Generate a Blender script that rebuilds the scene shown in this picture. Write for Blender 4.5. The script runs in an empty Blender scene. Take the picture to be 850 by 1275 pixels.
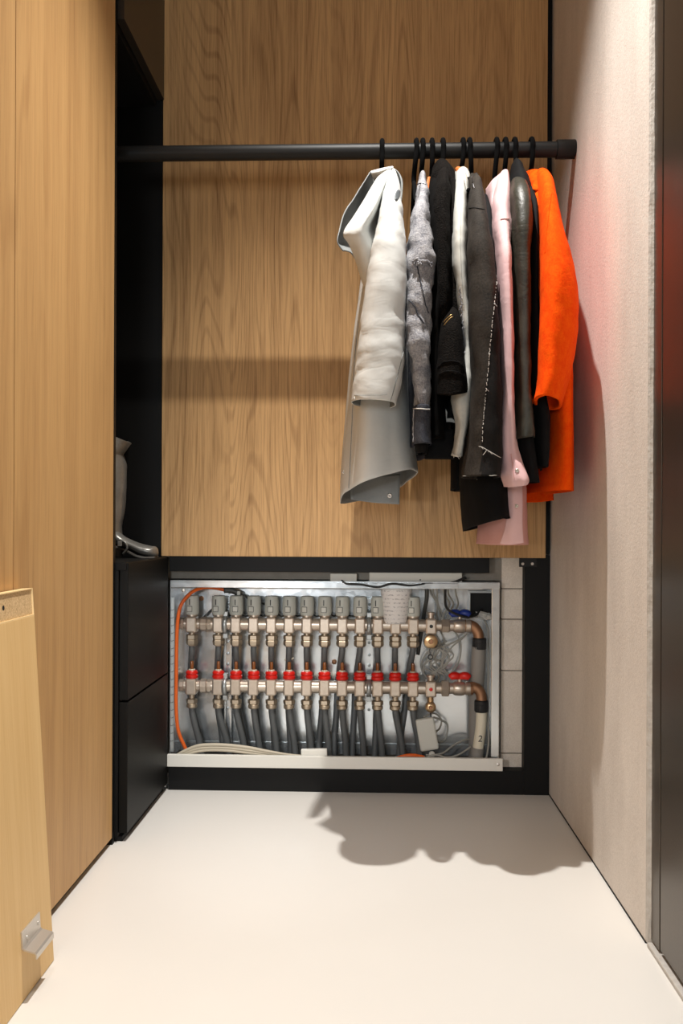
import bpy, bmesh, math, random
from math import sin, cos, pi, radians, sqrt
from mathutils import Vector, Matrix, noise
from mathutils.bvhtree import BVHTree

sc = bpy.context.scene
C = sc.collection
random.seed(7)

# ---------------------------------------------------------------- camera
FPX, CAM_H = 1125.0, 0.733
YAW, ROLL = radians(2.04), radians(0.24)
R0 = Vector((cos(YAW), sin(YAW), 0)); FW = Vector((-sin(YAW), cos(YAW), 0)); U0 = Vector((0, 0, 1))
RT = R0 * cos(ROLL) + U0 * sin(ROLL); UP = U0 * cos(ROLL) - R0 * sin(ROLL)
cam_data = bpy.data.cameras.new('camera')
cam = bpy.data.objects.new('camera', cam_data); C.objects.link(cam)
M = Matrix((RT, UP, -FW)).transposed().to_4x4(); M.translation = (0, 0, CAM_H)
cam.matrix_world = M
cam_data.lens = FPX * 36.0 / 1275.0; cam_data.sensor_width = 36.0
cam_data.shift_y = 17.5 / 1275.0; cam_data.clip_start = 0.02
sc.camera = cam

def ray(px, py):
    return FW + RT * ((px - 425) / FPX) + UP * ((655 - py) / FPX)
def P(px, py, Y):
    "point of the place seen at a pixel, on the vertical plane at depth Y"
    d = ray(px, py); t = Y / d.y
    return Vector((0, 0, CAM_H)) + d * t
def project(p):
    d = Vector(p) - Vector((0, 0, CAM_H)); k = d.dot(FW)
    return 425 + FPX * d.dot(RT) / k, 655 - FPX * d.dot(UP) / k
def PX(px, py, X):
    d = ray(px, py); t = X / d.x
    return Vector((0, 0, CAM_H)) + d * t

# ---------------------------------------------------------------- world, lights, exposure
w = bpy.data.worlds.new('world'); sc.world = w; w.use_nodes = True
w.node_tree.nodes['Background'].inputs[0].default_value = (0.86, 0.95, 1.0, 1)
w.node_tree.nodes['Background'].inputs[1].default_value = 0.13

def light(name, kind, loc, target, energy, color, **kw):
    d = bpy.data.lights.new(name, kind); d.energy = energy; d.color = color
    for k, v in kw.items(): setattr(d, k, v)
    o = bpy.data.objects.new(name, d); C.objects.link(o); o.location = loc
    o.rotation_euler = (Vector(target) - Vector(loc)).to_track_quat('-Z', 'Y').to_euler()
    return o
light('ceiling_spot', 'SPOT', (0.0, 1.63, 2.74), (0.0, 1.63, 0), 238, (1.0, 0.965, 0.91),
      shadow_soft_size=0.015, spot_size=radians(79), spot_blend=1.0)
light('hall_spot', 'SPOT', (-0.25, 0.30, 2.74), (-0.25, 0.30, 0), 50, (1.0, 0.965, 0.91),
      shadow_soft_size=0.05, spot_size=radians(96), spot_blend=1.0)
light('cabinet_fill_spot', 'SPOT', (-0.47, 0.75, 0.72), (-0.08, 2.55, 0.24), 25, (0.97, 0.98, 1.0),
      shadow_soft_size=0.03, spot_size=radians(52), spot_blend=1.0)  # added spot without a fixture, brightens the heating cabinet
light('room_light', 'AREA', (-0.30, -1.6, 1.15), (0.05, 2.5, 0.7), 14, (0.88, 0.96, 1.0), shape='RECTANGLE', size=0.5, size_y=0.5)

sc.view_settings.view_transform = 'Standard'
sc.view_settings.look = 'None'
sc.view_settings.gamma = 1.0
sc.view_settings.use_curve_mapping = False
sc.view_settings.exposure = 0.12

# ---------------------------------------------------------------- materials
def srgb(r, g, b):
    f = lambda c: (c / 255 / 12.92) if c <= 10 else ((c / 255 + 0.055) / 1.055) ** 2.4
    return (f(r), f(g), f(b), 1)
class NT:
    def __init__(s, name):
        m = bpy.data.materials.new(name); m.use_nodes = True
        s.m, s.t = m, m.node_tree; s.b = s.t.nodes['Principled BSDF']
    def n(s, kind, ins=None, **kw):
        nd = s.t.nodes.new(kind)
        for k, v in kw.items(): setattr(nd, k, v)
        for k, v in (ins or {}).items():
            if hasattr(v, 'is_output'): s.t.links.new(v, nd.inputs[k])
            else: nd.inputs[k].default_value = v
        return nd
    def set(s, **kw):
        for k, v in kw.items():
            key = k.replace('_', ' ')
            if hasattr(v, 'is_output'): s.t.links.new(v, s.b.inputs[key])
            else: s.b.inputs[key].default_value = v
        return s
    def math(s, op, a, b=0.0, c=0.0):
        nd = s.n('ShaderNodeMath', operation=op)
        for i, v in enumerate((a, b, c)):
            if hasattr(v, 'is_output'): s.t.links.new(v, nd.inputs[i])
            else: nd.inputs[i].default_value = v
        return nd.outputs[0]
    def mix(s, f, a, b, blend='MIX'):
        nd = s.n('ShaderNodeMix', data_type='RGBA', blend_type=blend)
        for i, v in ((0, f), (6, a), (7, b)):
            if hasattr(v, 'is_output'): s.t.links.new(v, nd.inputs[i])
            else: nd.inputs[i].default_value = v
        return nd.outputs[2]
    def coord(s, scale=(1, 1, 1)):
        g = s.n('ShaderNodeNewGeometry')
        mp = s.n('ShaderNodeMapping', {'Vector': g.outputs['Position'], 'Scale': scale})
        return mp.outputs[0]
    def noise(s, vec, scale=1.0, detail=3.0, rough=0.5, **kw):
        return s.n('ShaderNodeTexNoise', {'Vector': vec, 'Scale': scale, 'Detail': detail, 'Roughness': rough}, **kw).outputs[0]
    def ramp(s, f, lo, hi):
        return s.n('ShaderNodeMapRange', {'Value': f, 'From Min': lo, 'From Max': hi}).outputs[0]
    def bump(s, h, strength=0.3, dist=0.01):
        b = s.n('ShaderNodeBump', {'Height': h, 'Strength': strength, 'Distance': dist})
        s.t.links.new(b.outputs[0], s.b.inputs['Normal']); return s

def plain(name, col, rough=0.5, metal=0.0, spec=0.5, **kw):
    t = NT(name); t.set(Base_Color=col, Roughness=rough, Metallic=metal, Specular_IOR_Level=spec, **kw)
    return t.m

def oak(name, light_c, dark_c, axis, leaf=0.2, contrast=1.0, rough=0.5, seed=0.0, arch=1.0):
    "oak veneer, grain up; axis = 'x' or 'y' is the horizontal direction of the board"
    t = NT(name)
    g = t.n('ShaderNodeNewGeometry'); sep = t.n('ShaderNodeSeparateXYZ', {0: g.outputs['Position']})
    h = sep.outputs['X'] if axis == 'x' else sep.outputs['Y']; z = sep.outputs['Z']
    hs = t.math('ADD', h, 10.07 + seed)
    leaf_id = t.math('FLOOR', t.math('DIVIDE', hs, leaf))
    wn = t.n('ShaderNodeTexWhiteNoise', {'W': leaf_id}, noise_dimensions='1D').outputs[0]
    off = t.math('MULTIPLY', wn, 37.0)
    def vec(sx, sz):
        return t.n('ShaderNodeCombineXYZ', {0: t.math('MULTIPLY', hs, sx), 1: off, 2: t.math('MULTIPLY', z, sz)}).outputs[0]
    low = t.noise(vec(4.5, 0.5), 1.0, 2.0, 0.45)
    rings = t.math('SINE', t.math('MULTIPLY', low, 190.0 * arch))
    rings = t.ramp(rings, 0.35, 1.0)
    mask = t.ramp(t.noise(vec(5.0, 0.6), 1.0, 1.0), 0.38, 0.62)
    pores = t.ramp(t.noise(vec(300, 7.0), 1.0, 4.0, 0.65), 0.46, 0.66)
    streak = t.noise(vec(34, 0.8), 1.0, 3.0, 0.6)
    broad = t.noise(vec(7, 0.35), 1.0, 2.0)
    d = t.math('ADD', t.math('MULTIPLY', t.math('MULTIPLY', rings, mask), 0.27 * contrast), t.math('MULTIPLY', pores, 0.35 * contrast))
    d = t.math('ADD', d, t.math('MULTIPLY', t.ramp(streak, 0.35, 0.75), 0.42 * contrast))
    d = t.math('ADD', d, t.math('MULTIPLY', t.math('SUBTRACT', wn, 0.5), 0.14))
    d = t.math('ADD', d, t.math('MULTIPLY', t.math('SUBTRACT', broad, 0.5), 0.5))
    col = t.mix(t.ramp(d, -0.05, 1.0), light_c, dark_c)
    t.set(Base_Color=col, Roughness=rough, Specular_IOR_Level=0.3)
    t.bump(t.math('MULTIPLY', pores, -1.0), 0.12, 0.0006)
    return t.m

def fabric(name, col, col2, blotch=8.0, lo=0.35, hi=0.65, weave=700.0, rough=0.9, bump=0.25, fine=0.25, spec=0.15, sheen=0.0, dist=0.001, stretch=(1, 1, 1), wr=0.07, wsc=(16, 16, 22)):
    t = NT(name); v = t.coord(stretch)
    a = t.ramp(t.noise(v, blotch, 4.0, 0.6), lo, hi)
    b = t.noise(v, weave, 2.0, 0.6)
    f = t.math('ADD', t.math('MULTIPLY', a, 1 - fine), t.math('MULTIPLY', t.ramp(b, 0.3, 0.7), fine))
    t.set(Base_Color=t.mix(f, col, col2), Roughness=rough, Specular_IOR_Level=spec, Sheen_Weight=sheen)
    wn = t.n('ShaderNodeTexNoise', {'Vector': t.coord(wsc), 'Scale': 1.0, 'Detail': 3.0, 'Roughness': 0.5, 'Distortion': 0.9}).outputs[0]
    ridge = t.math('ABSOLUTE', t.math('SUBTRACT', wn, 0.5))
    ridge = t.ramp(ridge, 0.0, 0.12)
    b1 = t.n('ShaderNodeBump', {'Height': t.math('ADD', t.math('MULTIPLY', ridge, 0.6), wn), 'Strength': wr, 'Distance': 0.006})
    b2 = t.n('ShaderNodeBump', {'Height': b, 'Strength': bump, 'Distance': dist, 'Normal': b1.outputs[0]})
    t.t.links.new(b2.outputs[0], t.b.inputs['Normal'])
    return t.m

MAT = {}
MAT['oak_back'] = oak('oak_veneer_back', srgb(214, 172, 120), srgb(126, 90, 54), 'x', 0.25, 1.0, 0.55, 0.325, 1.35)
MAT['oak_door'] = oak('oak_veneer_door', srgb(206, 164, 110), srgb(156, 112, 68), 'y', 0.31, 0.8, 0.5, 0.3, 0.6)
MAT['oak_pale'] = oak('pale_wood_veneer', srgb(232, 196, 138), srgb(206, 160, 98), 'y', 0.4, 0.6, 0.5, 0.1, 0.4)
t = NT('chipboard'); v = t.coord()
t.set(Base_Color=t.mix(t.ramp(t.noise(v, 330, 4, 0.7), 0.3, 0.7), srgb(178, 140, 92), srgb(234, 204, 156)), Roughness=0.85)
t.bump(t.noise(v, 330, 3), 0.4, 0.001); MAT['chip'] = t.m
MAT['edgeband'] = plain('pale_edge_band', srgb(236, 206, 152), 0.5)
def black_lam(name, c, rough, spec):
    t = NT(name); v = t.coord((1, 1, 1))
    t.set(Base_Color=c, Roughness=rough, Specular_IOR_Level=spec)
    t.bump(t.noise(v, 600, 2), 0.08, 0.0005); return t.m
MAT['black'] = black_lam('black_laminate', srgb(10, 10, 9), 0.5, 0.2)
MAT['blackmatte'] = black_lam('matte_black_board', srgb(11, 11, 11), 0.6, 0.25)
MAT['black_reflect'] = black_lam('black_gloss_oak_reflection', srgb(42, 37, 32), 0.35, 0.5)  # gloss black with the oak's brown reflection mixed into its colour
MAT['rod'] = plain('black_powder_coat', srgb(21, 21, 21), 0.5, 0.0, 0.35)
MAT['velvet'] = plain('black_velvet', srgb(12, 12, 13), 0.95, 0.0, 0.1)
t = NT('cream_floor'); v = t.coord()
t.set(Base_Color=t.mix(t.noise(v, 3, 3), srgb(226, 223, 218), srgb(231, 228, 223)), Roughness=0.38, Specular_IOR_Level=0.35)
t.bump(t.noise(v, 60, 3), 0.03, 0.002); MAT['floor'] = t.m
t = NT('rough_plaster'); v = t.coord((1, 1, 0.35)); v2 = t.coord()
f = t.math('ADD', t.math('MULTIPLY', t.noise(v, 9, 4, 0.6), 0.55), t.math('MULTIPLY', t.noise(v2, 190, 3, 0.7), 0.45))
dots = t.n('ShaderNodeTexVoronoi', {'Vector': t.coord((1, 1, 1)), 'Scale': 7.0}).outputs['Distance']
pit = t.ramp(dots, 0.010, 0.016)
col = t.mix(t.ramp(f, 0.34, 0.66), srgb(208, 199, 191), srgb(230, 222, 214))
t.set(Base_Color=t.mix(pit, srgb(110, 98, 88), col), Roughness=0.92, Specular_IOR_Level=0.2)
t.bump(t.math('ADD', t.noise(v2, 190, 3, 0.7), t.math('MULTIPLY', t.noise(v, 26, 3), 0.8)), 0.3, 0.003); MAT['plaster'] = t.m
t = NT('corner_plaster'); v = t.coord()
t.set(Base_Color=t.mix(t.noise(v, 60, 3), srgb(206, 203, 198), srgb(176, 168, 160)), Roughness=0.9); t.bump(t.noise(v, 90, 3), 0.5, 0.004); MAT['corner'] = t.m
MAT['ceiling'] = plain('white_ceiling_paint', srgb(225, 220, 212), 0.9)
t = NT('brown_metal'); v = t.coord((1, 1, 1))
t.set(Base_Color=t.mix(t.noise(v, 400, 2), srgb(74, 66, 58), srgb(92, 83, 73)), Roughness=0.32, Metallic=0.65); MAT['door'] = t.m
t = NT('sand_lime_block'); v = t.coord()
f = t.noise(v, 240, 4, 0.7)
t.set(Base_Color=t.mix(t.ramp(t.math('ADD', t.math('MULTIPLY', f, 0.6), t.math('MULTIPLY', t.noise(v, 20, 3), 0.4)), 0.35, 0.65), srgb(212, 200, 186), srgb(238, 228, 215)), Roughness=0.95)
t.bump(f, 0.3, 0.002); MAT['block'] = t.m
MAT['mortar'] = plain('grey_mortar', srgb(122, 115, 106), 0.95)
t = NT('concrete'); v = t.coord()
t.set(Base_Color=t.mix(t.noise(v, 40, 5, 0.65), srgb(120, 116, 108), srgb(156, 150, 140)), Roughness=0.9); MAT['concrete'] = t.m
t = NT('galvanised_steel'); v = t.coord()
vor = t.n('ShaderNodeTexVoronoi', {'Vector': v, 'Scale': 45.0}).outputs['Color']
sp = t.n('ShaderNodeSeparateColor', {0: vor}).outputs[0]
mixv = t.math('ADD', t.math('MULTIPLY', sp, 0.12), t.math('MULTIPLY', t.noise(v, 6, 4, 0.6), 0.88))
t.set(Base_Color=t.mix(t.ramp(mixv, 0.25, 0.75), srgb(204, 210, 214), srgb(234, 238, 240)), Metallic=0.85, Roughness=t.math('ADD', t.math('MULTIPLY', sp, 0.05), 0.2))
MAT['galv'] = t.m
MAT['zinc'] = plain('zinc_strip', srgb(176, 180, 180), 0.4, 0.8)
MAT['whitesteel'] = plain('white_enamel', srgb(232, 230, 222), 0.45)
t = NT('nickel_brass'); v = t.coord()
t.set(Base_Color=t.mix(t.noise(v, 90, 3), srgb(190, 176, 160), srgb(214, 202, 188)), Metallic=0.75, Roughness=0.36); MAT['nickel'] = t.m
MAT['nickelwarm'] = plain('tarnished_nickel', srgb(192, 178, 158), 0.36, 0.8)
MAT['brass'] = plain('dull_brass', srgb(196, 166, 128), 0.32, 0.9)
t = NT('copper'); v = t.coord()
t.set(Base_Color=t.mix(t.noise(v, 70, 4), srgb(140, 98, 70), srgb(184, 142, 110)), Metallic=0.7, Roughness=0.45); MAT['copper'] = t.m
MAT['red'] = plain('red_plastic', srgb(214, 32, 22), 0.35)
MAT['blue'] = plain('blue_plastic', srgb(24, 50, 132), 0.4)
MAT['actuator'] = plain('pale_grey_plastic', srgb(186, 188, 180), 0.5)
MAT['actlabel'] = plain('off_white_window', srgb(208, 208, 200), 0.4)
MAT['ink'] = plain('dark_print', srgb(40, 42, 44), 0.6)
MAT['amber'] = plain('amber_gauge', srgb(132, 76, 34), 0.2, 0.0, 0.6, Coat_Weight=0.5)
MAT['clear'] = plain('frosted_ring', srgb(200, 190, 170), 0.3)
MAT['pipe'] = plain('dark_grey_pex', srgb(92, 95, 96), 0.5)
MAT['lagging'] = plain('grey_pipe', srgb(142, 138, 132), 0.6)
MAT['ivory'] = plain('ivory_pipe', srgb(230, 222, 200), 0.45)
MAT['rubber'] = plain('black_rubber', srgb(26, 25, 24), 0.6)
MAT['beigecable'] = plain('beige_cable', srgb(196, 186, 166), 0.5)
MAT['greywire'] = plain('grey_wire', srgb(160, 158, 150), 0.5)
MAT['darkwire'] = plain('dark_wire', srgb(58, 60, 58), 0.5)
MAT['orangecable'] = plain('orange_cable', srgb(224, 98, 22), 0.45)
MAT['box'] = plain('light_grey_box', srgb(198, 198, 190), 0.5)
t = NT('printed_paper'); v = t.coord((1, 1, 1))
wv = t.n('ShaderNodeTexWave', {'Vector': t.coord((40, 40, 1)), 'Scale': 1.0, 'Distortion': 8.0, 'Detail': 2.0, 'Detail Scale': 3.0}).outputs[1]
ln = t.math('SINE', t.math('MULTIPLY', t.n('ShaderNodeSeparateXYZ', {0: v}).outputs[2], 560.0))
ink = t.math('MULTIPLY', t.ramp(t.noise(t.coord((1, 1, 1)), 180, 3, 0.7), 0.5, 0.56), t.ramp(ln, 0.3, 0.6))
t.set(Base_Color=t.mix(t.math('MULTIPLY', ink, 0.55), srgb(228, 224, 220), srgb(120, 116, 122)), Roughness=0.7); MAT['paper'] = t.m
MAT['film'] = plain('crumpled_film', srgb(190, 188, 182), 0.25)
MAT['chrome'] = plain('steel_clip', srgb(214, 208, 200), 0.38, 0.7)
MAT['dark'] = plain('dark_void', srgb(8, 8, 8), 0.8)
# clothes
MAT['raincoat'] = fabric('raincoat_cloth', srgb(212, 214, 212), srgb(224, 226, 224), 14, 0.3, 0.7, 900, 0.55, 0.05, 0.1, 0.35, wr=0.06, wsc=(9, 9, 26))
MAT['rainin'] = fabric('raincoat_inside_shaded', srgb(128, 131, 131), srgb(146, 149, 148), 14, 0.3, 0.7, 900, 0.6, 0.05, 0.1, 0.3)  # hood and cuff insides, their shade put into a darker grey
MAT['denim'] = fabric('washed_grey_denim', srgb(88, 90, 100), srgb(190, 188, 190), 46, 0.32, 0.66, 300, 0.9, 0.7, 0.5, dist=0.002, wr=0.16)
MAT['indigo'] = fabric('dark_denim', srgb(40, 42, 50), srgb(82, 84, 92), 60, 0.3, 0.7, 320, 0.9, 0.6, 0.5)
MAT['fray'] = plain('white_cotton_thread', srgb(206, 202, 196), 0.9)
MAT['blackwool'] = fabric('black_wool', srgb(6, 5, 5), srgb(15, 13, 12), 90, 0.3, 0.7, 600, 0.95, 0.6, 0.5, 0.08, 0.0)
MAT['blackfleece'] = fabric('charcoal_fleece', srgb(7, 6, 6), srgb(30, 26, 23), 220, 0.38, 0.7, 330, 0.95, 1.0, 0.4, 0.08, 0.0, 0.004)
MAT['blackcloth'] = fabric('black_cotton', srgb(9, 9, 10), srgb(17, 17, 19), 60, 0.3, 0.7, 700, 0.85, 0.3, 0.4, 0.2)
MAT['whitedenim'] = fabric('pale_denim', srgb(186, 188, 184), srgb(226, 224, 216), 26, 0.3, 0.7, 600, 0.9, 0.3, 0.25)
MAT['charcoal'] = fabric('charcoal_denim', srgb(30, 27, 25), srgb(62, 56, 50), 16, 0.32, 0.68, 260, 0.85, 0.5, 0.5, 0.2)
MAT['pink'] = fabric('pale_pink_cotton', srgb(222, 182, 184), srgb(236, 200, 200), 10, 0.3, 0.7, 900, 0.8, 0.15, 0.15)
MAT['pinkdeep'] = fabric('dusty_pink_cotton', srgb(214, 160, 156), srgb(226, 176, 170), 10, 0.3, 0.7, 900, 0.8, 0.15, 0.15)
MAT['leather'] = fabric('olive_black_leather', srgb(34, 33, 26), srgb(58, 56, 46), 30, 0.3, 0.7, 260, 0.46, 0.45, 0.3, 0.45, 0.0, 0.0012, wr=0.12)
MAT['redwool'] = fabric('orange_red_wool', srgb(242, 64, 6), srgb(254, 98, 14), 60, 0.3, 0.7, 300, 0.95, 0.6, 0.4, 0.06, 0.0)
MAT['tan'] = plain('tan_leather', srgb(206, 112, 50), 0.6)
MAT['gold'] = plain('gold_zip', srgb(200, 164, 108), 0.3, 0.9)
MAT['silver'] = fabric('silver_leather', srgb(128, 126, 122), srgb(160, 158, 152), 20, 0.3, 0.7, 300, 0.35, 0.2, 0.2, 0.5)
MAT['silver'].node_tree.nodes['Principled BSDF'].inputs['Metallic'].default_value = 0.45
MAT['sole'] = plain('grey_sole', srgb(110, 106, 100), 0.5)

# ---------------------------------------------------------------- object helpers
def tag(o, label, cat=None, group=None, kind=None):
    if label: o['label'] = label
    if cat: o['category'] = cat
    if group: o['group'] = group
    if kind: o['kind'] = kind
    return o
def thing(name, label, cat, loc=(0, 0, 0), group=None, kind=None):
    e = bpy.data.objects.new(name, None); C.objects.link(e); e.location = loc; e.empty_display_size = 0.05
    return tag(e, label, cat, group, kind)
def origin(o):
    v = Vector((0, 0, 0))
    while o is not None: v = v + Vector(o.location); o = o.parent
    return v
def link(name, me, mat, parent=None, smooth=False, loc=None):
    if isinstance(mat, str): mat = MAT[mat]
    if mat and not me.materials: me.materials.append(mat)
    if smooth: me.polygons.foreach_set('use_smooth', [True] * len(me.polygons))
    o = bpy.data.objects.new(name, me); C.objects.link(o)
    if loc is not None: o.location = loc
    if parent is not None:
        o.parent = parent
        # every parent is an unrotated empty or a mesh whose vertices are in place coordinates
        o.matrix_parent_inverse = Matrix.Translation(-world_loc(parent))
    return o
_wl = {}
def world_loc(o):
    if o.parent is None: return Vector(o.location)
    return world_loc(o.parent) + o.matrix_parent_inverse.translation + Vector(o.location)
def from_bm(bm, name):
    me = bpy.data.meshes.new(name); bm.to_mesh(me); bm.free(); return me
def bm_box(x0, x1, y0, y1, z0, z1, bev=0.0, seg=2, mat=None):
    bm = bmesh.new()
    vs = [bm.verts.new((x, y, z)) for x in (x0, x1) for y in (y0, y1) for z in (z0, z1)]
    for f in ((0, 1, 3, 2), (4, 6, 7, 5), (0, 4, 5, 1), (2, 3, 7, 6), (0, 2, 6, 4), (1, 5, 7, 3)):
        bm.faces.new([vs[i] for i in f])
    bmesh.ops.recalc_face_normals(bm, faces=bm.faces)
    if bev: bmesh.ops.bevel(bm, geom=bm.edges[:], offset=bev, segments=seg, affect='EDGES', profile=0.5)
    if mat is not None: bm.transform(mat)
    return bm
def box(name, x0, x1, y0, y1, z0, z1, mat, parent=None, bev=0.0, seg=2, xf=None):
    return link(name, from_bm(bm_box(x0, x1, y0, y1, z0, z1, bev, seg, xf), name), mat, parent)
def cr(p, t):
    "Catmull-Rom through a list of tuples/Vectors, t in 0..len-1"
    n = len(p); i = min(int(t), n - 2); f = t - i
    a, b, c, d = p[max(i - 1, 0)], p[i], p[i + 1], p[min(i + 2, n - 1)]
    def q(a, b, c, d): return 0.5 * (2 * b + (c - a) * f + (2 * a - 5 * b + 4 * c - d) * f * f + (3 * b - a - 3 * c + d) * f ** 3)
    if isinstance(b, Vector): return Vector([q(a[k], b[k], c[k], d[k]) for k in range(3)])
    return tuple(q(a[k], b[k], c[k], d[k]) for k in range(len(b)))
def tube_bm(pts, r, n=8, sub=6, bm=None, closed_ends=True):
    pts = [Vector(p) for p in pts]
    if sub > 1 and len(pts) > 2:
        path = [cr(pts, k / sub) for k in range((len(pts) - 1) * sub + 1)]
    else: path = pts
    rr = r if callable(r) else (lambda s: r)
    bm = bm or bmesh.new(); rings = []
    ref = None
    for i, p in enumerate(path):
        d = (path[min(i + 1, len(path) - 1)] - path[max(i - 1, 0)])
        d = d.normalized() if d.length > 1e-9 else Vector((0, 0, 1))
        if ref is None:
            ref = Vector((1, 0, 0)) if abs(d.x) < 0.8 else Vector((0, 1, 0))
        u = (ref - d * ref.dot(d)).normalized(); v = d.cross(u); ref = u
        q = rr(i / max(len(path) - 1, 1))
        rings.append([bm.verts.new(p + (u * cos(2 * pi * k / n) + v * sin(2 * pi * k / n)) * q) for k in range(n)])
    for a, b in zip(rings, rings[1:]):
        for k in range(n): bm.faces.new((a[k], a[(k + 1) % n], b[(k + 1) % n], b[k]))
    if closed_ends:
        bm.faces.new(rings[0][::-1]); bm.faces.new(rings[-1])
    return bm
def tube(name, pts, r, mat, parent=None, n=8, sub=6):
    bm = tube_bm(pts, r, n, sub); bmesh.ops.recalc_face_normals(bm, faces=bm.faces)
    return link(name, from_bm(bm, name), mat, parent, True)
def lathe_bm(prof, n=20, axis='z', loc=(0, 0, 0), bm=None, phase=0.0, flat=False):
    "prof: (radius, height) pairs; revolved round an axis through loc"
    bm = bm or bmesh.new(); rings = []
    for r, h in prof:
        ring = []
        for k in range(n):
            a = 2 * pi * k / n + phase; c, s = r * cos(a), r * sin(a)
            v = {'z': (c, s, h), 'x': (h, c, s), 'y': (c, h, s)}[axis]
            ring.append(bm.verts.new(Vector(v) + Vector(loc)))
        rings.append(ring)
    for a, b in zip(rings, rings[1:]):
        for k in range(n): bm.faces.new((a[k], a[(k + 1) % n], b[(k + 1) % n], b[k]))
    bm.faces.new(rings[0][::-1]); bm.faces.new(rings[-1])
    bmesh.ops.recalc_face_normals(bm, faces=bm.faces)
    return bm
def lathe(name, prof, mat, parent=None, n=20, axis='z', loc=(0, 0, 0), smooth=True, phase=0.0):
    o = link(name, from_bm(lathe_bm(prof, n, axis, loc, None, phase), name), mat, parent, smooth)
    if smooth: autosmooth(o)
    return o
def autosmooth(o, ang=35):
    me = o.data; bm = bmesh.new(); bm.from_mesh(me)
    for e in bm.edges:
        if len(e.link_faces) == 2 and e.calc_face_angle(0) > radians(ang): e.smooth = False
    bm.to_mesh(me); bm.free()
def solid(o, th, off=-1.0, sub=0):
    m = o.modifiers.new('thickness', 'SOLIDIFY'); m.thickness = th; m.offset = off
    if sub:
        s = o.modifiers.new('smooth', 'SUBSURF'); s.levels = sub; s.render_levels = sub
    return o

# --- cloth: a tube of cross-sections --------------------------------------------------
def cloth_loft(name, secs, mat, parent, n=44, sub=6, fold=0.0, kf=5, crease=0.0, seed=0, cap_top=True, th=0.003, power=2.0, cz=22.0, inner=None):
    """secs: list of (cx,cy,cz, ax,ay, bx,by, tiltx, tilty): centre, half axis A, half axis B in plan, hem tilt"""
    m = (len(secs) - 1) * sub + 1
    verts, faces = [], []
    rs = random.Random(seed); ph = [rs.uniform(0, 6.28) for _ in range(6)]
    for i in range(m):
        s = cr(secs, i / sub); q = i / (m - 1)
        c = Vector(s[:3]); A = Vector((s[3], s[4], 0)); B = Vector((s[5], s[6], 0))
        mean = 0.5 * (A.length + B.length)
        for k in range(n):
            a = 2 * pi * k / n; ca, sa = cos(a), sin(a)
            e = 2.0 / power
            x = math.copysign(abs(ca) ** e, ca); y = math.copysign(abs(sa) ** e, sa)
            g = 1.0 + fold * q ** 0.7 * (sin(kf * a + ph[0] + 1.3 * q) + 0.6 * sin((kf + 3) * a + ph[1] - 2.0 * q) + 0.4 * sin(2 * a + ph[2] + 2 * q)) / max(mean, 0.01)
            p = c + A * (x * g) + B * (y * g)
            if crease:
                outward = (A * ca / max(A.length, 1e-4) + B * sa / max(B.length, 1e-4)).normalized()
                w_ = noise.noise(Vector((p.x * 16 + seed, p.y * 16, p.z * cz + seed * 3.1)))
                w2 = noise.noise(Vector((p.x * 40 + seed, p.y * 40 - seed, p.z * cz * 2.2)))
                w3 = 1.0 - abs(noise.noise(Vector((p.x * 22 - seed, p.y * 22, p.z * cz * 1.1 + 5 * p.x))))*2
                p += outward * (crease * (w_ + 0.45 * w2 + 0.35 * max(w3, 0) ** 3) * min(1.0, q * 4 + 0.25))
            p.z += s[7] * (p.x - c.x) + s[8] * (p.y - c.y)
            verts.append(p)
    for i in range(m - 1):
        for k in range(n):
            faces.append((i * n + k, (i + 1) * n + k, (i + 1) * n + (k + 1) % n, i * n + (k + 1) % n))
    if cap_top:
        verts.append(sum((verts[k] for k in range(n)), Vector()) / n + Vector((0, 0, 0.002))); t0 = len(verts) - 1
        for k in range(n): faces.append((t0, k, (k + 1) % n))
    me = bpy.data.meshes.new(name); me.from_pydata([tuple(v) for v in verts], [], faces)
    bm = bmesh.new(); bm.from_mesh(me)
    # outward normals
    cen = sum((v.co for v in bm.verts), Vector()) / len(bm.verts); bm.faces.ensure_lookup_table()
    mid = (m // 2) * n
    f = bm.faces[mid]; ring_c = sum((Vector(verts[(m // 2) * n + k]) for k in range(n)), Vector()) / n
    bm.normal_update()
    if f.normal.dot(f.calc_center_median() - ring_c) < 0: bmesh.ops.reverse_faces(bm, faces=bm.faces)
    bm.to_mesh(me); bm.free()
    o = link(name, me, mat, parent, True)
    if th:
        solid(o, th)
        if inner:
            o.data.materials.append(MAT[inner]); o.modifiers['thickness'].material_offset = 1
    return o
DY = 0.022      # the clothes hang this far back from the first estimate
def rows(lst, sx=0.0):
    "(py, xl, xr, Y, b [, tiltx, tilty [, rot]]) outline rows -> sections"
    out = []
    for r in lst:
        py, xl, xr, Y, b = r[:5]; Y += DY; tx = r[5] if len(r) > 5 else 0; ty = r[6] if len(r) > 6 else 0; rot = r[7] if len(r) > 7 else 0
        c = P((xl + xr) / 2, py, Y); a = (xr - xl) / 2 * Y / FPX
        out.append((c.x, c.y, c.z, a, sx * a, rot * b, b, tx, ty))
    return out
def body_rows(lst):
    "(py, Yn, pxn, Yf, pxf, t [, tx, ty]) flat body from a near edge to a far edge, half thickness t"
    out = []
    for r in lst:
        py, Yn, pn, Yf, pf, t_ = r[:6]; tx = r[6] if len(r) > 6 else 0; ty = r[7] if len(r) > 7 else 0
        a, b = P(pn, py, Yn), P(pf, py, Yf); b.z = a.z
        c = (a + b) / 2; L = (b - a) / 2; nrm = Vector((L.y, -L.x, 0)).normalized() * t_
        out.append((c.x, c.y, c.z, nrm.x, nrm.y, L.x, L.y, tx, ty))
    return out
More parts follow.
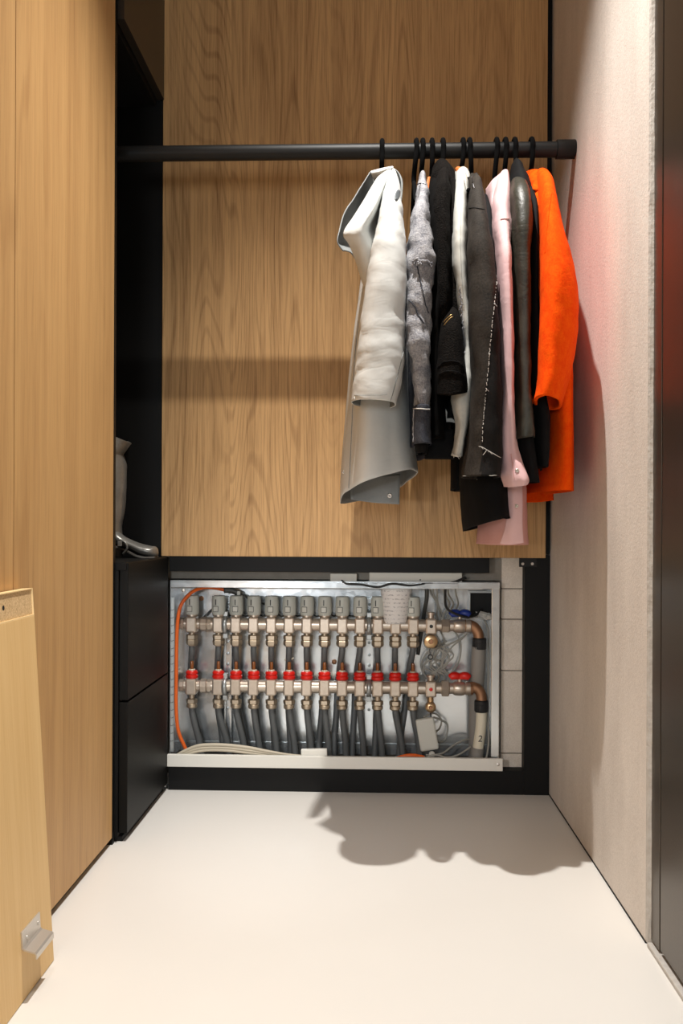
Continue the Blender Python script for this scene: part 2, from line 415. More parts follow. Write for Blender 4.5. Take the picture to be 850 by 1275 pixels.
def patch(name, grid, mat, parent, su=8, sv=8, th=0.002, ripple=0.0, seed=0, off=0.0):
    "smooth sheet through a grid of (px,py,Y) points"
    g = [[P(p[0], p[1], p[2] + DY) for p in row] for row in grid]
    nu, nv = (len(g) - 1) * su + 1, (len(g[0]) - 1) * sv + 1
    verts = []
    cols = [[cr([g[i][j] for i in range(len(g))], u / su) for j in range(len(g[0]))] for u in range(nu)]
    for u in range(nu):
        for v in range(nv):
            p = cr(cols[u], v / sv)
            if ripple: p = p + Vector((0, -1, 0)) * ripple * noise.noise(Vector((p.x * 25 + seed, p.y * 25, p.z * 18)))
            verts.append(tuple(p))
    faces = [(u * nv + v, u * nv + v + 1, (u + 1) * nv + v + 1, (u + 1) * nv + v) for u in range(nu - 1) for v in range(nv - 1)]
    me = bpy.data.meshes.new(name); me.from_pydata(verts, [], faces)
    o = link(name, me, mat, parent, True)
    return solid(o, th, off)
_bvh = {}
def onto(o, px, py, lift=0.0015, fallback=1.95):
    if o.name not in _bvh:
        _bvh[o.name] = BVHTree.FromPolygons([v.co[:] for v in o.data.vertices], [p.vertices[:] for p in o.data.polygons])
    d = ray(px, py).normalized()
    h = _bvh[o.name].ray_cast(Vector((0, 0, CAM_H)), d)
    if h[0] is None: return P(px, py, fallback)
    return h[0] - d * lift
def thread(name, o, pts, parent, r=0.0009, jit=0.0012, mat='fray', step=3.0, seed=1, hairs=0, dash=0):
    "a seam, stitch line or frayed edge lying on a piece of cloth"
    rs = random.Random(seed); path = []
    for a, b in zip(pts, pts[1:]):
        L = math.hypot(b[0] - a[0], b[1] - a[1]); k = max(1, int(L / step))
        for i in range(k): path.append((a[0] + (b[0] - a[0]) * i / k, a[1] + (b[1] - a[1]) * i / k))
    path.append(pts[-1])
    q = [onto(o, *p) + Vector((rs.uniform(-jit, jit), 0, rs.uniform(-jit, jit))) for p in path]
    if dash:
        bm = bmesh.new(); i = 0
        while i < len(q) - 2:
            k = rs.randint(1, dash); tube_bm(q[i:i + k + 1], r, 5, 2, bm); i += k + rs.randint(1, 2)
    else: bm = tube_bm(q, r, 5, 2)
    for i in range(hairs):
        p = rs.choice(q); e = p + Vector((rs.uniform(-1, 1), rs.uniform(-0.6, 0), rs.uniform(-1.6, 0.2))) * 0.006
        tube_bm([p, (p + e) / 2 + Vector((rs.uniform(-1, 1) * 0.001, 0, 0)), e], r * 0.6, 4, 2, bm)
    bmesh.ops.recalc_face_normals(bm, faces=bm.faces)
    o_ = link(name, from_bm(bm, name), mat, parent, True)
    if dash or hairs: o_['kind'] = 'stuff'
    return o_
def snap(name, p, parent, r=0.0045, mat='chrome'):
    bm = lathe_bm([(r, 0), (r, 0.0015), (r * 0.75, 0.003), (r * 0.45, 0.003), (r * 0.35, 0.0018)], 14, 'y')
    for v in bm.verts: v.co = Vector((v.co.x, -v.co.y, v.co.z)) + p
    bmesh.ops.recalc_face_normals(bm, faces=bm.faces)
    return link(name, from_bm(bm, name), mat, parent, True)

# ================================================================ THE SETTING
XR, XL, XD, YB, CEIL = 0.482, -0.596, -0.567, 2.485, 2.76
def struct(o, label=None):
    o['kind'] = 'structure'
    if label: o['label'] = label
    return o
struct(box('floor', -1.6, 1.5, -2.6, 2.75, -0.05, 0, 'floor'), 'smooth cream poured floor')
struct(box('ceiling', -1.6, 1.5, -2.6, 2.75, CEIL, CEIL + 0.05, 'ceiling'), 'white ceiling above the hall')

# right plaster wall with a rough rounded corner at its near end
wr = thing('wall_right', 'rough pinkish grey plaster wall beside the orange coat', None, (XR, 2.1, 0), kind='structure')
box('plaster_face', XR, XR + 0.12, 1.612, 2.75, 0.003, CEIL, 'plaster', wr)
bm = bmesh.new(); K = 90
prof = [(XR, 1.612), (XR + 0.0015, 1.604), (XR + 0.006, 1.599), (XR + 0.012, 1.598)]
ring = []
for i in range(K + 1):
    z = 0.003 + (CEIL - 0.006) * i / K
    ring.append([bm.verts.new((x + (noise.noise(Vector((j * 3.0, 0, z * 30))) * 0.0022 if 0 < j < 3 else 0), y + (noise.noise(Vector((j * 5.0, 2, z * 42))) * 0.0025 if 0 < j else 0), z)) for j, (x, y) in enumerate(prof)])
for a, b in zip(ring, ring[1:]):
    for j in range(3): bm.faces.new((a[j], a[j + 1], b[j + 1], b[j]))
link('corner_bead', from_bm(bm, 'corner_bead'), 'corner', wr)
box('shadow_gap', XR - 0.001, XR + 0.01, 1.61, YB, 0, 0.004, 'dark', wr)

# dark metal sliding door at the right edge
d1 = thing('door_1', 'dark brown brushed metal door at the right edge', None, (XR + 0.03, 1.2, 0), kind='structure')
box('door_frame', XR + 0.006, XR + 0.06, 1.555, 1.602, 0.012, CEIL, 'door', d1, 0.001)
box('frame_reveal', XR + 0.02, XR + 0.06, 1.549, 1.556, 0.012, CEIL, 'dark', d1)
box('door_leaf', XR + 0.006, XR + 0.05, 0.55, 1.550, 0.016, CEIL, 'door', d1, 0.0015)
box('threshold', XR - 0.002, XR + 0.05, 0.55, 1.598, 0, 0.008, 'corner', d1, 0.002)
wrn = struct(box('wall_right_near', XR, XR + 0.1, -2.6, 0.55, 0, CEIL, 'plaster'), 'plaster wall beyond the metal door')
wrn.name = 'wall_right'

# ---- back: block wall, black frame, oak panel
wb = thing('wall_back', 'block wall in which the heating cabinet is recessed', None, (0, 2.6, 0), kind='structure')
box('backing', -1.5, 1.4, 2.66, 2.75, 0, CEIL, 'mortar', wb)
zb = [0.0, P(637, 938, 2.53).z, P(637, 835, 2.53).z, P(637, 771, 2.53).z, P(637, 733, 2.53).z, 0.66]
for i in range(5):
    b = box('block', 0.356, 0.60, 2.528 + (0.001 if i % 2 else 0), 2.66, zb[i] + 0.0012, zb[i + 1] - 0.0012, 'block', wb, 0.0025)
box('joint_mortar', 0.358, 0.60, 2.532, 2.66, 0, 0.66, 'mortar', wb)
box('lintel', -0.60, 0.356, 2.535, 2.66, 0.583, 0.70, 'concrete', wb)
box('upper_wall', -0.60, 0.60, 2.53, 2.66, 0.70, CEIL, 'concrete', wb)

fr = thing('wall_frame', 'black frame around the open service recess', 'frame', (0, YB, 0))
box('post', 0.413, XR - 0.0005, YB, 2.525, 0.0, 0.655, 'blackmatte', fr, 0.001)
box('lower_rail', XD + 0.002, 0.413, YB, 2.525, 0.0, 0.066, 'blackmatte', fr, 0.001)
box('upper_rail', XD + 0.002, P(609, 700, YB).x, YB, 2.505, 0.606, 0.660, 'black', fr, 0.001)
box('backing_board', XL, XR - 0.0005, 2.4865, 2.515, 0.66, CEIL, 'blackmatte', fr)

pn = thing('wall_panel', 'large oak veneer panel on the back wall behind the clothes', 'panel', (0, 2.465, 0.648))
box('veneer_face', -0.583, 0.4655, 2.465, 2.486, 0.6485, CEIL - 0.002, 'oak_back', pn, 0.0008)

br = thing('hinge_plate', 'small black steel plate with two screws under the oak panel', 'bracket', P(656, 700, 2.48))
a, b = P(646, 694.5, 2.483), P(668, 706, 2.483)
box('plate', a.x, b.x, 2.480, 2.4848, b.z, a.z, MAT['rod'], br, 0.001)
for px in (650.5, 662.5):
    p = P(px, 702, 2.480)
    lathe('screw_head', [(0.0042, 0.001), (0.0042, -0.001), (0.003, -0.0022), (0.0012, -0.0022)], 'chrome', br, 12, 'y', p)

# ---- left: wardrobe with oak doors
wd = thing('wardrobe', 'tall wardrobe with flat oak doors along the left side', 'wardrobe', (XL, 0.5, 0))
seams = [2.05, 1.478, 0.90, 0.32, -0.26, -0.84, -1.42, -2.0, -2.58]
for i in range(len(seams) - 1):
    box('door', XL - 0.02, XL, seams[i + 1] + 0.0012, seams[i] - (0.0012 if i else 0), 0.016, CEIL - 0.004, 'oak_door', wd, 0.0008)
box('carcass', -1.3, XL - 0.0215, -2.58, 2.05, 0.06, CEIL - 0.003, 'blackmatte', wd)
box('plinth', -1.3, XL - 0.012, -2.58, 2.05, 0.0, 0.06, 'blackmatte', wd)
box('end_panel', -1.3, XL + 0.001, 2.0505, 2.064, 0.0, CEIL - 0.003, 'black', wd)

# ---- black niche cabinet with two drawers
nc = thing('niche_cabinet', 'black cabinet with open niche above two drawers beside the oak door', 'cabinet', (-0.78, 2.28, 0))
box('carcass', -1.0, XD - 0.021, 2.066, 2.484, 0.012, 0.628, 'blackmatte', nc)
box('shelf', -1.0, XD - 0.003, 2.066, 2.484, 0.6285, 0.6465, 'black', nc, 0.0008)
box('niche_back', -1.02, -1.001, 2.066, 2.484, 0.012, 1.9, 'blackmatte', nc)
box('niche_wall', -1.0, -0.585, 2.4655, 2.4845, 0.647, 1.9, 'blackmatte', nc)
box('upper_door', -0.60, -0.58, 2.066, 2.4645, 1.902, CEIL - 0.004, 'black_reflect', nc, 0.0008)
box('upper_box', -1.0, -0.602, 2.066, 2.4645, 1.885, CEIL - 0.004, 'blackmatte', nc)
box('drawer_front', XD - 0.02, XD, 2.072, 2.4815, 0.3275, 0.645, 'black', nc, 0.0012)
box('drawer_front', XD - 0.02, XD, 2.072, 2.4815, 0.020, 0.3225, 'black', nc, 0.0012)
box('plinth', -1.0, XD - 0.012, 2.075, 2.48, 0.0, 0.0115, 'dark', nc)

# ---- hanging rod
ZR, YR, RR = 1.645, 2.2, 0.0185
rod = thing('clothes_rail', 'round black clothes rail across the closet', 'rail', (0, YR, ZR))
lathe('rail_tube', [(RR, -0.999), (RR, XR - 0.03)], 'rod', rod, 32, 'x', (0, YR, ZR))
lathe('end_socket', [(RR + 0.0005, XR - 0.046), (RR + 0.004, XR - 0.045), (RR + 0.004, XR - 0.002), (RR + 0.003, XR - 0.0005)], 'rod', rod, 32, 'x', (0, YR, ZR))

# ---- the cover panel leaning against the wardrobe
def leaning_panel():
    Yf = 1.502
    base = Vector((-0.534, 0, 0.001)); top = P(41, 732, Yf); top.y = 0
    H_ = (top - base).length; up = (top - base).normalized(); nrm = Vector((up.z, 0, -up.x))
    L = 1.06
    xf = Matrix(((nrm.x, 0, up.x, base.x), (0, 1, 0, Yf), (nrm.z, 0, up.z, base.z), (0, 0, 0, 1)))  # local: x = out of face, y = along, z = up the board
    e = thing('cover_panel', 'removed pale wood cover panel leaning on the wardrobe door', 'panel', (-0.54, 1.2, 0))
    s = H_ - 0.046
    box('board', -0.019, 0, -L, 0, 0, s, 'oak_pale', e, 0.0008, xf=xf)
    box('rebate', -0.019, -0.003, -L, -0.0018, s, H_ - 0.0018, 'chip', e, xf=xf)
    box('edge_strip', -0.019, -0.0003, -0.0018, 0, s, H_, 'edgeband', e, xf=xf)
    box('edge_strip', -0.019, -0.0003, -L, -0.0018, H_ - 0.0018, H_, 'edgeband', e, xf=xf)
    box('edge_strip', -0.003, -0.0002, -L, -0.002, s, s + 0.0018, 'edgeband', e, xf=xf)
    # screw hole
    bm = lathe_bm([(0.004, -0.0035), (0.004, -0.0026)], 12, 'x', (0, -0.118, s + 0.023)); bm.transform(xf)
    link('screw_hole', from_bm(bm, 'screw_hole'), 'dark', e)
    # z-shaped clip
    def face(px, py):   # pixel -> (y, z) on the board face
        d = ray(px, py); o = Vector((0, 0, CAM_H)); n_ = nrm
        t_ = (base - o).dot(n_) / d.dot(n_); p = o + d * t_
        return p.y - Yf, (p - Vector((base.x, p.y, base.z))).dot(up)
    y0, z1 = face(25.5, 1161); y1, _ = face(48, 1137)
    _, z0 = face(28, 1183)
    clip = thing('panel_clip', None, None)
    bpy.data.objects.remove(clip)
    prof = [(0.0, z1), (0.0022, z1), (0.0022, z0 + 0.004), (0.005, z0 + 0.0015), (0.0205, z0 - 0.0035), (0.023, z0 - 0.006), (0.023, z0 - 0.014),
            (0.0212, z0 - 0.014), (0.0212, z0 - 0.007), (0.0195, z0 - 0.0055), (0.004, z0 - 0.0006), (0.0, z0 + 0.003)]
    bm = bmesh.new()
    A = [bm.verts.new((x, y0, z)) for x, z in prof]; B = [bm.verts.new((x, y1, z)) for x, z in prof]
    bm.faces.new(A[::-1]); bm.faces.new(B)
    for i in range(len(prof)): bm.faces.new((A[i], A[(i + 1) % len(prof)], B[(i + 1) % len(prof)], B[i]))
    bmesh.ops.recalc_face_normals(bm, faces=bm.faces); bm.transform(xf)
    c = link('clip', from_bm(bm, 'clip'), 'chrome', e); tag(c, 'bent steel clip screwed on')
    for px, py in ((32, 1167), (46, 1149)):
        yy, zz = face(px, py)
        bm = lathe_bm([(0.0035, 0.0018), (0.0035, 0.003), (0.002, 0.0042), (0.001, 0.0042)], 12, 'x', (0, yy, zz)); bm.transform(xf)
        link('screw', from_bm(bm, 'screw'), 'chrome', c, True)
leaning_panel()

# ================================================================ THE HEATING CABINET
YM, YP = 2.552, 2.625            # manifold axis, back plate
def zz(py, Y=YM): return P(420, py, Y).z
def xx(px, Y=YM, py=800): return P(px, py, Y).x
cb = thing('manifold_cabinet', 'galvanised wall cabinet open at the front holding heating manifolds', 'cabinet', (0, 2.55, 0.09))
cl, crr = -0.5645, 0.346
box('back_plate', cl, crr, YP, YP + 0.004, 0.07, 0.583, 'galv', cb)
box('top_flange', cl, P(600, 730, 2.50).x, 2.492, 2.50, zz(732.5, 2.495), zz(725.5, 2.495), 'galv', cb, 0.001)
box('top_plate', cl, crr, 2.495, YP, 0.5765, 0.580, 'galv', cb)
x0 = P(611, 800, 2.50).x
box('side_flange', x0, crr, 2.490, 2.498, 0.10, 0.573, 'galv', cb, 0.002)
box('side_plate', crr - 0.004, crr, 2.498, YP, 0.08, 0.577, 'galv', cb)
box('corner_flange', P(570, 730, 2.49).x, crr, 2.488, 2.4895, zz(732, 2.489), zz(724.5, 2.489), 'galv', cb, 0.0005)
box('side_plate', cl, cl + 0.002, 2.495, YP, 0.08, 0.577, 'galv', cb)
sl = box('slotted_strip', cl + 0.001, P(217, 800, 2.51).x, 2.508, 2.511, 0.10, zz(745, 2.51), 'zinc', cb)
for i in range(18):
    z = 0.13 + i * 0.0215
    m_ = Matrix.Translation((P(214.2, 800, 2.507).x, 2.5072, z)) @ Matrix.Rotation(-0.5, 4, 'Y')
    box('slot', -0.0055, 0.0055, -0.0004, 0.0006, -0.0007, 0.0007, 'darkwire', cb, xf=m_)
lip = box('front_lip', xx(209, 2.478), xx(626, 2.478), 2.472, 2.484, 0.0675, zz(942, 2.475), 'whitesteel', cb, 0.0015)
box('tray', cl, crr, 2.4845, 2.528, 0.0672, 0.072, 'galv', cb)
box('fold_line', cl + 0.003, crr - 0.005, YP - 0.004, YP - 0.0005, zz(926, YP), zz(924.6, YP), 'zinc', cb)
lathe('screw', [(0.004, 0.001), (0.004, -0.0015), (0.002, -0.0025)], 'chrome', cb, 12, 'y', P(620, 952, 2.472))
lathe('screw', [(0.005, 0.001), (0.005, -0.002), (0.002, -0.003)], 'chrome', cb, 12, 'y', P(228, 735, 2.492))
lathe('grommet', [(0.0075, 0.001), (0.0075, -0.003), (0.0045, -0.004), (0.003, -0.002), (0.001, -0.002)], 'copper', cb, 16, 'y', P(416, 824, YP))
lathe('grommet', [(0.007, 0.001), (0.007, -0.003), (0.004, -0.004), (0.001, -0.002)], 'copper', cb, 16, 'y', P(251, 745, YP))
# knock-out opening with its raised frame
a, b = P(585, 738, YP), P(612, 766, YP)
box('opening', a.x, b.x, YP - 0.002, YP - 0.0005, b.z, a.z, 'dark', cb)
for (xa, xb, za, zb_) in ((a.x - 0.006, a.x, b.z - 0.006, a.z + 0.006), (b.x, b.x + 0.005, b.z - 0.006, a.z + 0.006), (a.x, b.x, a.z, a.z + 0.006), (a.x, b.x, b.z - 0.006, b.z)):
    box('opening_frame', xa, xb, YP - 0.012, YP - 0.0005, za, zb_, 'zinc', cb, 0.001)

# vertical struts with pipe clamps
def strut(px, label):
    e = thing('mounting_strut', label, 'strut', (xx(px, 2.6), 2.6, zz(928, 2.6)), 'galvanised struts behind the manifolds')
    x = xx(px, 2.6); h = 0.0095
    zt, zb_ = zz(745, 2.6), zz(928, 2.6)
    box('channel', x - h, x + h, 2.598, 2.608, zb_, zt, 'galv', e, 0.001)
    for s in (-1, 1): box('channel_flange', x + s * h - 0.0015, x + s * h + 0.0015, 2.59, 2.6005, zb_, zt, 'galv', e)
    for py in (800, 815, 828, 865, 883, 752, 760):
        lathe('bolt', [(0.0042, 0.001), (0.0042, -0.003), (0.002, -0.0038)], 'zinc', e, 10, 'y', (x, 2.598, zz(py, 2.598)))
    for py in (779, 856):
        bm = bmesh.new(); z = zz(py)
        ro, ri = 0.0262, 0.0222
        for yy0, yy1 in ((0, 0),):
            vs = []
            for k in range(25):
                a_ = 2 * pi * k / 24
                for dx in (-0.006, 0.006):
                    for r in (ri, ro): vs.append(bm.verts.new((x + dx, YM + r * cos(a_), z + r * sin(a_))))
            for k in range(24):
                i, j = k * 4, k * 4 + 4
                for q in ((0, 1), (1, 3), (3, 2), (2, 0)): bm.faces.new((vs[i + q[0]], vs[i + q[1]], vs[j + q[1]], vs[j + q[0]]))
        bmesh.ops.remove_doubles(bm, verts=bm.verts, dist=1e-6); bmesh.ops.recalc_face_normals(bm, faces=bm.faces)
        link('pipe_clamp', from_bm(bm, 'pipe_clamp'), 'zinc', e, True)
        box('clamp_foot', x - 0.008, x + 0.008, YM + 0.022, 2.60, z - 0.007, z + 0.007, 'zinc', e, 0.001)
        for dz in (0.03, -0.03):
            box('clamp_ear', x - 0.007, x + 0.007, YM - 0.006, YM + 0.006, z + dz - 0.008, z + dz + 0.008, 'zinc', e, 0.0015)
strut(284, 'galvanised mounting strut near the orange cable')
strut(459.5, 'galvanised mounting strut beside the paper sleeve')

VX = [239, 272] + [294 + 22 * i for i in range(11)]
ORD = ['first', 'second', 'third', 'fourth', 'fifth', 'sixth', 'seventh', 'eighth', 'ninth', 'tenth', 'eleventh', 'twelfth', 'thirteenth']
def shared(name, bm, smooth=True):
    me = from_bm(bm, name)
    if smooth:
        me.polygons.foreach_set('use_smooth', [True] * len(me.polygons))
        b2 = bmesh.new(); b2.from_mesh(me)
        for ed in b2.edges:
            if len(ed.link_faces) == 2 and ed.calc_face_angle(0) > radians(35): ed.smooth = False
        b2.to_mesh(me); b2.free()
    return me
ZU, ZL = zz(778), zz(855.5)
me_tee = shared('valve_body', bm_box(-0.0155, 0.0155, -0.0205, 0.0205, -0.0235, 0.0215, 0.005, 2), False)
bmn = lathe_bm([(0.0095, -0.022), (0.0095, -0.030)], 16)
lathe_bm([(0.015, -0.030), (0.0172, -0.032), (0.0172, -0.042), (0.0155, -0.0435)], 6, bm=bmn)
lathe_bm([(0.0145, -0.0435), (0.0172, -0.046), (0.0172, -0.056), (0.0150, -0.060), (0.0105, -0.063)], 6, bm=bmn)
me_nut_u = shared('compression_nut', bmn)
bmn = lathe_bm([(0.0085, -0.022), (0.0085, -0.036)], 16)
lathe_bm([(0.0125, -0.036), (0.0165, -0.038), (0.0165, -0.048), (0.0145, -0.050)], 6, bm=bmn)
lathe_bm([(0.013, -0.050), (0.0155, -0.052), (0.0155, -0.060), (0.0125, -0.063), (0.0105, -0.063)], 14, bm=bmn)
me_nut_l = shared('compression_nut', bmn)
me_act = shared('actuator_head', lathe_bm([(0.0180, 0.027), (0.0188, 0.029), (0.0200, 0.036), (0.0196, 0.066), (0.0186, 0.076), (0.0178, 0.0795), (0.0160, 0.0808), (0.008, 0.081)], 28))
me_col = shared('actuator_collar', lathe_bm([(0.0125, 0.019), (0.0125, 0.022), (0.0165, 0.0225), (0.0165, 0.0275)], 20))
me_win = shared('level_window', bm_box(-0.0068, 0.0068, -0.0212, -0.0185, 0.037, 0.0505, 0.0008, 1), False)
me_mark = shared('arrow_mark', bm_box(-0.0012, 0.0012, -0.0204, -0.0180, 0.055, 0.071, 0), False)
me_rim = shared('window_rim', bm_box(-0.0082, 0.0082, -0.0206, -0.0185, 0.0355, 0.052, 0.0006, 1), False)
bmr = lathe_bm([(0.013, 0.0205), (0.0165, 0.022), (0.0175, 0.025), (0.0175, 0.030), (0.0150, 0.0315), (0.0160, 0.033), (0.0172, 0.036), (0.0166, 0.040), (0.0135, 0.0435), (0.0125, 0.0435)], 24)
me_red = shared('flow_meter_cap', bmr)
me_tube = shared('gauge_tube', lathe_bm([(0.0050, 0.0435), (0.0050, 0.066), (0.0042, 0.069), (0.0026, 0.070)], 16))
me_ring = shared('gauge_ring', lathe_bm([(0.0095, 0.0432), (0.0098, 0.0455), (0.008, 0.0475)], 18))
def inst(name, me, mat, parent, loc):
    return link(name, me, mat, parent, False, loc)
def bar_segs(e, z, xa, xb, parent):
    pass
def manifold(z, upper):
    nm = 'return_manifold' if upper else 'supply_manifold'
    lab = 'upper nickel manifold bar carrying grey actuators and a blue valve' if upper else 'lower nickel manifold bar carrying red flow meters and red valve'
    e = thing(nm, lab, 'manifold', (0, YM, z))
    r = 0.0178
    segs = [(xx(224), xx(252), 0.0155), (xx(262), xx(536), r)]
    for a_, b_, q in segs:
        lathe('manifold_bar', [(q - 0.002, a_), (q, a_ + 0.002), (q, b_ - 0.002), (q - 0.002, b_)], 'nickel', e, 28, 'x', (0, YM, z))
    lathe('end_plug', [(0.012, xx(223)), (0.018, xx(224)), (0.018, xx(229)), (0.0155, xx(230))], 'nickel', e, 8, 'x', (0, YM, z))
    lathe('union_nut', [(0.016, xx(249)), (0.0205, xx(250.5)), (0.0205, xx(257)), (0.0175, xx(258.5)), (0.0195, xx(259)), (0.0195, xx(263)), (0.0165, xx(264))], 'nickel', e, 8, 'x', (0, YM, z))
    for i, px in enumerate(VX):
        loc = (xx(px), YM, z)
        inst('valve_body', me_tee, 'nickel', e, loc)
        inst('compression_nut', me_nut_u if upper else me_nut_l, 'nickelwarm', e, loc)
        if upper and px != 492:
            rz = random.uniform(-0.35, 0.15)
            a_ = inst('actuator', me_act, 'actuator', e, loc); a_.rotation_euler = (0, 0, rz)
            inst2('collar', me_col, 'nickel', a_); inst2('window_rim', me_rim, 'ink2', a_); inst2('level_window', me_win, 'actlabel', a_); inst2('arrow_mark', me_mark, 'ink', a_)
        elif not upper:
            a_ = inst('flow_meter', me_red, 'red', e, loc)
            inst2('gauge_tube', me_tube, 'amber', a_); inst2('gauge_ring', me_ring, 'clear', a_)
    # air vent block, union and ball valve at the right end
    xv = xx(536)
    inst('vent_block', me_tee, 'nickel', e, (xv, YM, z))
    lathe('vent_mark', [(0.005, 0.001), (0.005, -0.0015), (0.0035, -0.002)], 'ink' if upper else 'red', e, 12, 'y', (xv, YM - 0.0212, z))
    lathe('vent_cap', [(0.009, 0.021), (0.009, 0.030), (0.0115, 0.031), (0.0115, 0.037), (0.008, 0.039)], 'nickel', e, 14, 'z', (xv, YM, z))
    lathe('manifold_bar', [(0.0155, xx(541)), (0.0155, xx(584))], 'nickel', e, 28, 'x', (0, YM, z))
    lathe('union_nut', [(0.0175, xx(549)), (0.024 if not upper else 0.0205, xx(550)), (0.024 if not upper else 0.0205, xx(558)), (0.0175, xx(559.5))], 'nickel', e, 6, 'x', (0, YM, z))
    lathe('ball_valve', [(0.0165, xx(564)), (0.0195, xx(566)), (0.0205, xx(572)), (0.0195, xx(577)), (0.0165, xx(579)), (0.0185, xx(580)), (0.0185, xx(585)), (0.016, xx(586))], 'nickel', e, 22, 'x', (0, YM, z))
    xh = xx(572)
    lathe('valve_stem', [(0.006, 0.018), (0.006, 0.028), (0.0075, 0.029), (0.0075, 0.034)], 'nickel', e, 12, 'z', (xh, YM, z))
    bm = bmesh.new()
    for s in (-1, 1):
        tube_bm([(xh, YM, z + 0.032), (xh + s * 0.010, YM - 0.003, z + 0.036), (xh + s * 0.020, YM - 0.004, z + 0.035), (xh + s * 0.027, YM - 0.004, z + 0.030)],
                lambda q: 0.0085 + 0.003 * sin(q * pi), 8, 4, bm)
    bmesh.ops.recalc_face_normals(bm, faces=bm.faces)
    link('valve_handle', from_bm(bm, 'valve_handle'), 'blue' if upper else 'red', e, True)
    if upper:
        lathe('drain_valve', [(0.006, 0.0), (0.006, -0.012), (0.017, -0.013), (0.019, -0.016), (0.019, -0.024), (0.016, -0.026)], 'brass', e, 20, 'y', (xv - 0.001, YM, z - 0.042))
        lathe('drain_core', [(0.007, -0.026), (0.006, -0.029), (0.002, -0.029)], 'copper', e, 14, 'y', (xv - 0.001, YM, z - 0.042))
        lathe('drain_neck', [(0.008, -0.022), (0.008, -0.034)], 'brass', e, 14, 'z', (xv, YM - 0.006, z))
        tube('key_chain', [(xv - 0.003, YM - 0.02, z - 0.06), (xv - 0.004, YM - 0.02, z - 0.07), (xv - 0.002, YM - 0.02, z - 0.079)], 0.0012, 'darkwire', e, 6)
        zc_ = z - 0.0855
        tube('key_ring', [(xv - 0.002 + 0.0065 * sin(a_), YM - 0.02, zc_ + 0.0065 * cos(a_)) for a_ in [2 * pi * k / 14 for k in range(15)]], 0.0016, 'ink', e, 6, 1)
    else:
        lathe('drain_neck', [(0.009, -0.022), (0.009, -0.040)], 'brass', e, 14, 'z', (xv, YM, z))
        lathe('drain_valve', [(0.012, 0.012), (0.015, 0.008), (0.015, -0.012), (0.011, -0.016), (0.006, -0.017)], 'brass', e, 18, 'y', (xv, YM, z - 0.052))
        lathe('drain_core', [(0.006, -0.016), (0.004, -0.020), (0.001, -0.020)], 'copper', e, 14, 'y', (xv, YM, z - 0.052))
        tube('drain_key', [(xv, YM - 0.01, z - 0.066), (xv + 0.001, YM - 0.01, z - 0.085), (xv + 0.001, YM - 0.01, z - 0.10)], 0.0022, 'ink', e, 6)
        tube('drain_key_bar', [(xv - 0.006, YM - 0.01, z - 0.101), (xv + 0.008, YM - 0.01, z - 0.099)], 0.003, 'ink', e, 6)
    return e
def inst2(name, me, mat, parent):
    o = link(name, me, mat, None, False); o.parent = parent; return o
MAT['ink2'] = plain('grey_rim', srgb(120, 122, 118), 0.6)
up_m = manifold(ZU, True)
lo_m = manifold(ZL, False)

# circuit pipes
rs = random.Random(3)
for i, px in enumerate(VX):
    # from the upper bar, passing behind the lower one
    dx = [-3, -3, 2, 1, 0, -2, 0, -2, -6, -6, 0, -1, -8][i]
    e2 = [16, 10, 12, 6, 4, 4, 4, -6, -5, -4, -4, 10, -10][i]
    pts = [P(px, 800, YM), P(px - 0.4, 812, YM), P(px + dx * 0.5, 830, 2.575), P(px + dx, 856, 2.598), P(px + dx + e2 * 0.25, 885, 2.596), P(px + dx + e2 * 0.7, 915, 2.59), P(px + dx + e2, 948, 2.585)]
    o = tube('heating_pipe', pts, 0.0088, 'pipe', None, 12, 6)
    tag(o, 'grey pipe under the upper manifold, %s counted from the orange cable' % ORD[i], 'pipe', 'grey pipes from the upper manifold')
    e3 = [12, 14, 12, 8, 7, 8, 6, 6, 5, 5, 6, 10, 9][i]
    pts = [P(px, 877, YM), P(px + 0.4, 888, YM), P(px + e3 * 0.35, 905, 2.556), P(px + e3 * 0.75, 925, 2.562), P(px + e3, 948, 2.566)]
    o = tube('heating_pipe', pts, 0.0092, 'pipe', None, 12, 6)
    tag(o, 'grey pipe under the lower manifold, %s counted from the orange cable' % ORD[i], 'pipe', 'grey pipes from the lower manifold')

